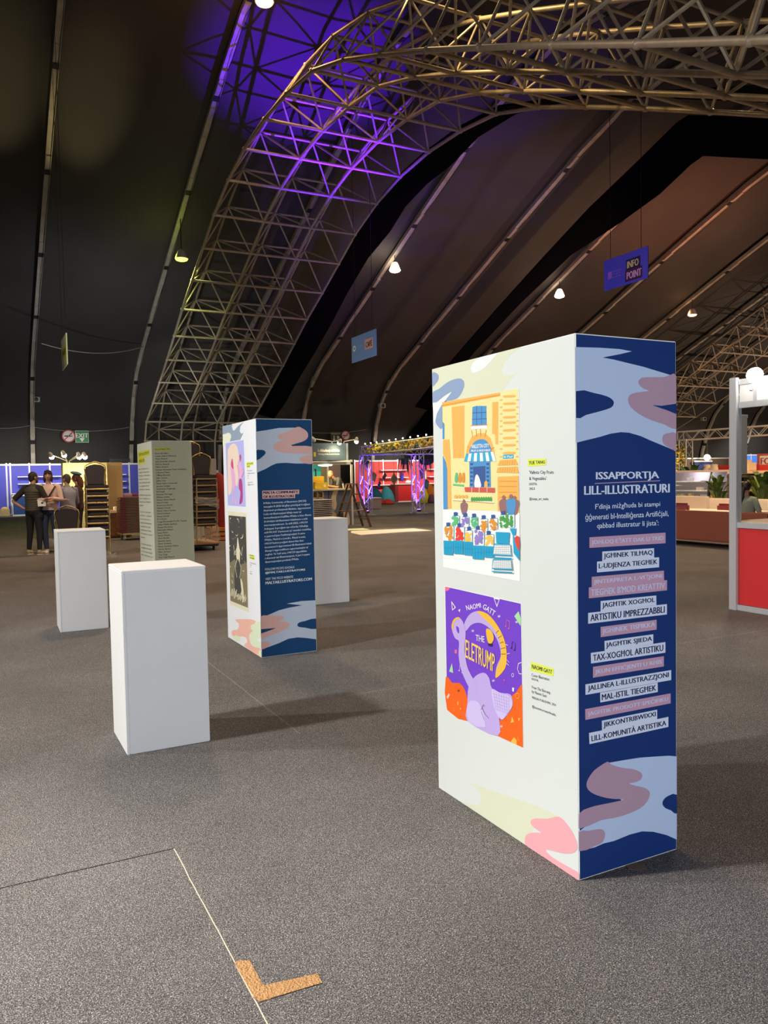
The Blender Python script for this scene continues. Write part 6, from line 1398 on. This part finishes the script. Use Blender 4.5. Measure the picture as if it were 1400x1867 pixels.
for i, (y, c, w_, h, z, lb) in enumerate(((2.1, (.60, .52, .62), .12, .16, .69, 'white and mauve packet in the bottom of the glass display case'), (1.82, (.80, .62, .02), .12, .17, .69, 'bright yellow packet in the bottom of the glass display case'), (1.60, (.14, .03, .03), .12, .14, .69, 'dark maroon packet beside the yellow one in the display case'), (1.32, (.62, .64, .62), .26, .14, .69, 'white and grey carton in the bottom of the display case'), (1.0, (.62, .36, .20), .2, .13, .69, 'tan packet at the near end of the display case bottom'), (1.5, (.72, .62, .55), .2, .09, .951, 'cream pack on the lower glass shelf of the display case'), (1.85, (.62, .60, .66), .16, .10, 1.211, 'pale pack on the upper glass shelf of the display case'))):
    o = MB().bx(-.06, .06, -w_ / 2, w_ / 2, 0, h, mat('pack_%d' % i, c, .5)).build('packet', loc=(18.28, 14.4 + y, z + .001), bevel=.006); tag(o, lb, 'packet', 'packets in the display case')
t = thing('cafe_counter', 'wooden cafe counter with open shelves beside the glass display case', 'counter', (18.6, 10.2, 0)); WDC = mat('cafe_wood', (.30, .18, .10), .6, noise=.25, nscale=6)
b = MB(); b.bx(0, .7, 0, 5.05, 1.40, 1.48, mat('cafe_top', (.66, .42, .24), .5)); b.build('top', parent=t, bevel=.006)
for z in (.62, .92, 1.16): MB().bx(.05, .65, .05, 5.0, z, z + .035, WDC).build('shelf', parent=t)
for y in (0, 1.3, 2.6, 5.0): MB().bx(.0, .66, y, y + .05, 0, 1.40, mat('cafe_upright', (.10, .07, .055), .6)).build('upright', parent=t)
MB().bx(.62, .66, 0, 5.05, 0, 1.4, mat('cafe_back', (.36, .22, .11), .7, noise=.3, nscale=3)).build('back', parent=t); MB().bx(-.01, .05, 0, 5.05, .0, .60, WDC).build('front', parent=t); MB().bx(-.02, .0, .0, 1.25, 1.30, 1.40, mat('red_trim', (.55, .04, .03), .5)).build('red_trim', parent=t); MB().bx(-.02, .0, 1.35, 5.05, 1.30, 1.36, mat('dark_trim', (.06, .04, .03), .5)).build('dark_trim', parent=t)
for i in range(9):
    y = 10.45 + .55 * i; c = random.choice(((.5, .36, .22), (.62, .55, .45), (.35, .10, .06), (.18, .14, .1))); o = MB().bx(-.1, .1, -.12, .12, 0, random.uniform(.10, .18), mat('tub_%d' % i, c, .6)).build('storage_tub', loc=(18.88, y, (.656, .956)[i % 2]), bevel=.01); tag(o, 'small tub on an open shelf of the wooden cafe counter', 'tub', 'tubs on the cafe shelves')
for i, (px_, lb, c, w_, h) in enumerate(((1354, 'tall tan carton on the cafe counter right of the white post', (.62, .40, .20), .36, .30), (1364, 'lower tan carton beside the tall one on the cafe counter', (.66, .46, .26), .30, .22))):
    q = at_x(px_, 862, 18.9); o = MB().bx(-.15, .15, -w_ / 2, w_ / 2, 0, h, mat('tan_carton_%d' % i, c, .8)).build('carton', loc=(18.9, q.y, 1.482), bevel=.01); tag(o, lb, 'box', 'tan cartons on the cafe counter')
q = at_x(1330, 857, 20.6); t = thing('red_table', 'long table under a red cloth behind the cafe counter', 'table', (21.3, q.y - .2, 0)); MB().bx(0, .8, -.3, 1.6, 1.42, 1.66, mat('red_cloth', (.62, .03, .02), .7)).build('red_cloth', parent=t, bevel=.01); MB().bx(.02, .78, -.28, 1.58, 0, 1.42, mat('red_table_base', (.2, .03, .02), .7)).build('base', parent=t)
for i, px_ in enumerate((1287, 1300)):
    q = at_x(px_, 855, 20.7); b = MB(); b.lathe([(.11, 0), (.12, .06), (.10, .16), (.11, .21), (.05, .22)], (0, 0, 0), mat('cream_pot', (.72, .58, .42), .5), 14); o = b.build('cream_jar', loc=(20.75, q.y, 1.482 + .0), smooth=True); tag(o, ['cream jar at the left end of the red cloth table', 'cream jar on the red cloth table, nearer the white post'][i], 'jar', 'cream jars by the red cloth')
MB_ = thing('jar_shelf', 'wooden ledge holding the two cream jars beside the red cloth', 'shelf', (20.75, q.y + .2, 0)); MB().bx(-.25, .25, -.4, .9, 1.42, 1.481, WDC).build('ledge', parent=MB_); MB().bx(-.2, .2, -.25, .85, 0, 1.42, WDC).build('base', parent=MB_)

# broad-leaved plants
LEAF = mat('broad_leaf', (.060, .105, .022), .45, noise=.3, nscale=5); LEAF2 = mat('broad_leaf_bright', (.13, .19, .03), .45, noise=.3, nscale=5)
def leaf(b, root, tip, w_, m, droop=.1):
    root, tip = V(root), V(tip); d = tip - root; L = d.length; s_ = d.cross(V((0, 0, 1))); s_ = s_.normalized() if s_.length > 1e-6 else V((1, 0, 0)); vs = []; fs = []; n = 7
    for i in range(n + 1):
        u = i / n; c = root.lerp(tip, u) + V((0, 0, droop * L * (math.sin(PI * u) - u * u))); h = w_ * math.sin(PI * min(1, u * .92 + .06)) ** .8 if u < 1 else .001
        vs += [c - s_ * h / 2 + V((0, 0, h * .18)), c, c + s_ * h / 2 + V((0, 0, h * .18))]
    for i in range(n): a = 3 * i; fs += [(a, a + 1, a + 4, a + 3), (a + 1, a + 2, a + 5, a + 4)]
    k = len(vs); vs += [v - V((0, 0, .004)) for v in vs]; fs += [tuple(k + q for q in reversed(f)) for f in fs]
    b.add(vs, fs, m)
def big_plant(label, X, y, h, n, seed, spread, ll, z0=0., pot=True):
    random.seed(seed); t = thing('potted_plant', label, 'plant', (X, y, z0), 0, 'broad-leaved plants by the lounge')
    MB().lathe([(.16, 0), (.20, .26), (.21, .30), (.18, .30)], (0, 0, 0), mat('grey_pot', (.16, .13, .11), .7), 16).build('pot', parent=t, smooth=True)
    st_ = MB(); lf = MB()
    for i in range(n):
        a = random.uniform(0, 2 * PI); r = random.uniform(.2, 1) * spread; zt_ = random.uniform(.45, 1.0) * h; q = V((math.cos(a) * r * .45, math.sin(a) * r * .45, zt_ * .72)); e = q + V((math.cos(a) * r * .5, math.sin(a) * r * .5, random.uniform(.05, .35) * ll + .1))
        st_.path([(math.cos(a) * .05, math.sin(a) * .05, .27), q * .6 + V((0, 0, .12)), q], .012, mat('plant_stem', (.16, .20, .05), .6), 5); e = q + (e - q).normalized() * ll * random.uniform(.8, 1.2); leaf(lf, q, e, ll * random.uniform(.26, .36), LEAF if i % 3 else LEAF2, .15)
    st_.build('stem', parent=t, smooth=True); lf.build('foliage', parent=t, smooth=True); return t
q = at_x(1308, 915, 17.45); big_plant('broad-leaved plant standing left of the white post, before the cafe counter', 17.45, q.y, 1.55, 26, 3, .42, .38)
q = at_x(1392, 915, 17.8); big_plant('tall broad-leaved plant at the right edge beyond the seated woman', 17.8, q.y, 1.75, 34, 9, .62, .52)
q = at_x(1243, 905, 17.4); big_plant('broad-leaved plant at the edge of the big panel beside the display case', 17.4, q.y, 1.15, 14, 12, .4, .35)
q = at_x(1262, 845, 19.6); big_plant('dark green plant rising behind the glass display case', 19.6, q.y, 1.95, 14, 15, .45, .5)

# orange-lit truss gate over the cafe
og = thing('truss_gate', 'box-truss gate lit warm orange over the cafe counter', 'truss gate', (24, 21.55, 0))
q = at_x(1256, 830, 24.0)
for y in (21.55, 16.0): b = MB(); box_truss(b, (0, y - 21.55, .03), (0, y - 21.55, 2.70), .34, MSTEEL); b.build('leg', parent=og, smooth=True); MB().bx(-.3, .3, y - 21.85, y - 21.25, 0, .03, MSTEEL).build('foot_plate', parent=og)
b = MB(); box_truss(b, (0, .25, 2.84), (0, -6.2, 2.84), .32, MSTEEL); b.build('beam', parent=og, smooth=True)
spot('orange_uplight', (-1.2, -3.0, .8), (0, -2.6, 2.9), 160, (1, .52, .22), 130, .8, .08, og); spot('orange_uplight', (-.9, -.4, .9), (0, 0, 2.0), 70, (1, .62, .30), 110, .8, .08, og)
random.seed(51); b = MB()
for i in range(90): b.ball((random.uniform(-.25, .1), random.uniform(.05, .35), random.uniform(1.3, 2.5)), .05, .05, .04, random.choice((YF, LF, YF2)), 6, 4)
o = b.build('flower_garland', loc=(24, 21.55, 0)); tag(o, 'yellow flower garland winding up the leg of the orange truss gate', 'garland', None, 'stuff')
# far stands at the right
DB = mat('stand_navy', (.02, .03, .12), .6); BRB = mat('stand_brown', (.10, .07, .05), .7); SKB = mat('stand_sky', (.06, .22, .80), .6); TLB = mat('stand_green', (.03, .10, .06), .6)
stand_wall('far brown panel stand with white frame beyond the cafe, left of the white post', 0, BRB, 0, [40.5, 42.4, 44.3, 46.3, 48.2, 50.2], 41.0, 2.5, [])
t = thing('navy_panel', 'navy panel with a round white lamp hanging over it, far beyond the display case', 'panel', (at_y(1282, 840, 40.7).x, 40.7, 0)); MB().bx(-.9, .9, 0, .05, 0, 2.15, DB).build('panel', parent=t); MB().bx(-.95, .95, -.02, .06, 2.15, 2.25, MWHP).build('top_rail', parent=t)
q = at_y(1289, 834, 40.2); t = thing('globe_lamp', 'small white globe lamp far beyond the cafe, left of the white post', 'lamp', q); MB().ball((0, 0, 0), .26, .2, .22, mat('globe_glow', (1, .95, .9), .4, emit=9, ecol=(1, .93, .85)), 12, 8).build('globe', parent=t, smooth=True); MB().tube((0, 0, .2), (0, 0, prof_z(q.y) - q.z), .012, MDARK, 5).build('flex', parent=t)
stand_wall('far sky-blue panel stand right of the white post', 0, SKB, 0, [52.2, 53.9, 55.6, 57.3], 42.0, 2.75, [])
q = at_x(1398, 841, 26.0); t = thing('kiosk_sign', 'red kiosk sign with white lettering at the right edge', 'sign', (26.0, q.y, 0)); MB().bx(0, .1, -1.2, .42, 1.55, 2.1, mat('kiosk_red', (.52, .10, .09), .6)).build('board', parent=t); b = MB(); fk = Face([(0, 0), (1, 0), (1, 1), (0, 1)], (1.0, .4), lambda u, v, l: V((-.004 * (l + 1), .30 - u, 1.62 + v))); fk.poly(b, [(.0, 0), (1, 0), (1, .95), (0, .95)], SGW, 0); fk.text(b, 'FOOD', (.05, .8), (.95, .8), (.95, .2), (.05, .2), mat('kiosk_ink', (.45, .06, .10), .6), 1, .05); b.build('lettering', parent=t)
for y in (-1.1, .32): MB().bx(.02, .08, y - .03, y + .03, 0, 1.55, MWHP).build('post', parent=t)
q = at_y(1241, 853, 36.0); b = MB(); b.loft([((0, 0, 0), .3, .2, 0), ((0, 0, .3), .22, .16, 0), ((.05, 0, .6), .06, .05, 0)], mat('teal_flag', (.03, .38, .36), .7), 10); 
o = b.build('teal_cone', loc=(q.x, 36, q.z - .3), smooth=True); tag(o, 'teal pointed top seen above the display case at the big panel edge', 'ornament')
t = thing('display_plinth', 'dark stand carrying the teal pointed ornament far behind the display case', 'stand', (q.x, 36, 0)); MB().bx(-.4, .4, -.3, .3, 0, q.z - .301, TLB).build('body', parent=t)

# ------------------------------------------------------------------ coloured beams and added fill for signs, stands and cafe
spot('violet_beam', (12.6, 21.2, 2.9), (9.9, 23.4, 14.1), 36000, (.12, .01, 1.0), 36, 1.0, .08)
spot('violet_beam', (14.0, 27.6, 2.9), (16.2, 23.0, 13.6), 2200, (.22, .06, 1.0), 30, .6, .10)
spot('olive_beam', (1.6, 36.0, 2.75), (.9, 27.0, 12.5), 3600, (.80, .64, .28), 13, 1., .1)
spot('olive_beam', (3.0, 36.0, 2.75), (3.45, 27.0, 12.7), 3600, (.80, .64, .28), 13, 1., .1)
spot('red_beam', (28, 24, 2.9), (28.5, 26.0, 13.2), 2600, (1, .20, .08), 56, 1., .2)
spot('warm_beam', (20.5, 22, 3.0), (20, 30, 11.5), 2000, (1, .55, .32), 95, 1., .2)
spot('warm_beam', (33, 22, 3.0), (30, 30, 11.5), 4000, (1, .55, .34), 110, 1., .2)
spot('warm_beam', (44, 24, 3.0), (46, 36, 9), 4500, (1, .74, .52), 120, 1., .2)
spot('grey_beam', (5, 30, 3.0), (5, 38, 8), 900, (.9, .95, 1), 120, 1., .2)
spot('sign_beam', (11.0, 16.5, 4.6), (17.6, 18.4, 8.2), 420, (.55, .45, 1.0), 40, .8, .15)  # sign beams are added to lift the hanging boards
spot('sign_beam', (7.0, 22.0, 3.4), (12.0, 24.5, 6.0), 330, (.85, .9, 1.0), 50, .8, .15)
spot('sign_beam', (.4, 18.5, 3.0), (2.2, 21, 4.8), 420, (1, 1, .8), 50, .8, .1)
for x_ in (21.0, 23.4, 25.6): spot('stand_fill_light', (x_, 39.0, 3.2), (x_ + .2, 42, 1.3), 420, (1, .92, .85), 110, .8, .1)  # added fill on the red stand
spot('cafe_fill_light', (15.6, 13.5, 4.6), (18.6, 14, 1.0), 520, (1, .80, .58), 120, .8, .15)  # warm fill added to brighten the cafe, no fixtures
spot('cafe_fill_light', (15.2, 10.6, 4.6), (17.5, 11.2, 1.0), 520, (1, .80, .58), 120, .8, .15)
spot('cafe_fill_light', (22.6, 15.5, 4.4), (23.6, 18.5, 2.4), 380, (1, .74, .48), 130, .8, .15)
for x_ in (42.5, 47.0): spot('stand_fill_light', (x_, 38.0, 3.4), (x_ + .2, 41, 1.6), 500, (1, .86, .70), 110, .8, .1)  # added fill on the far brown stand
spot('stand_fill_light', (53.5, 38.5, 3.6), (54.2, 42, 1.8), 700, (1, .97, .95), 110, .8, .1)  # added fill on the far sky-blue stand

for f_ in (.25, .5, .75): p = GA.lerp(GCn, f_); point('garland_light', (p.x - .5, p.y - .1, 2.95), 16, (1, .80, .42), .06)  # points added beside the string bulbs to brighten the garland
spot('sheet_fill_light', (11.9, 20.7, 2.45), (9.7, 18.9, 0), 330, (1, .84, .62), 66, .8, .08)  # added spot that brightens the peach sheet and nearby carpet
point('fridge_fill_light', (18.45, 16.3, 1.40), 16, (.92, .95, 1), .08)  # point added inside the display case to brighten its interior
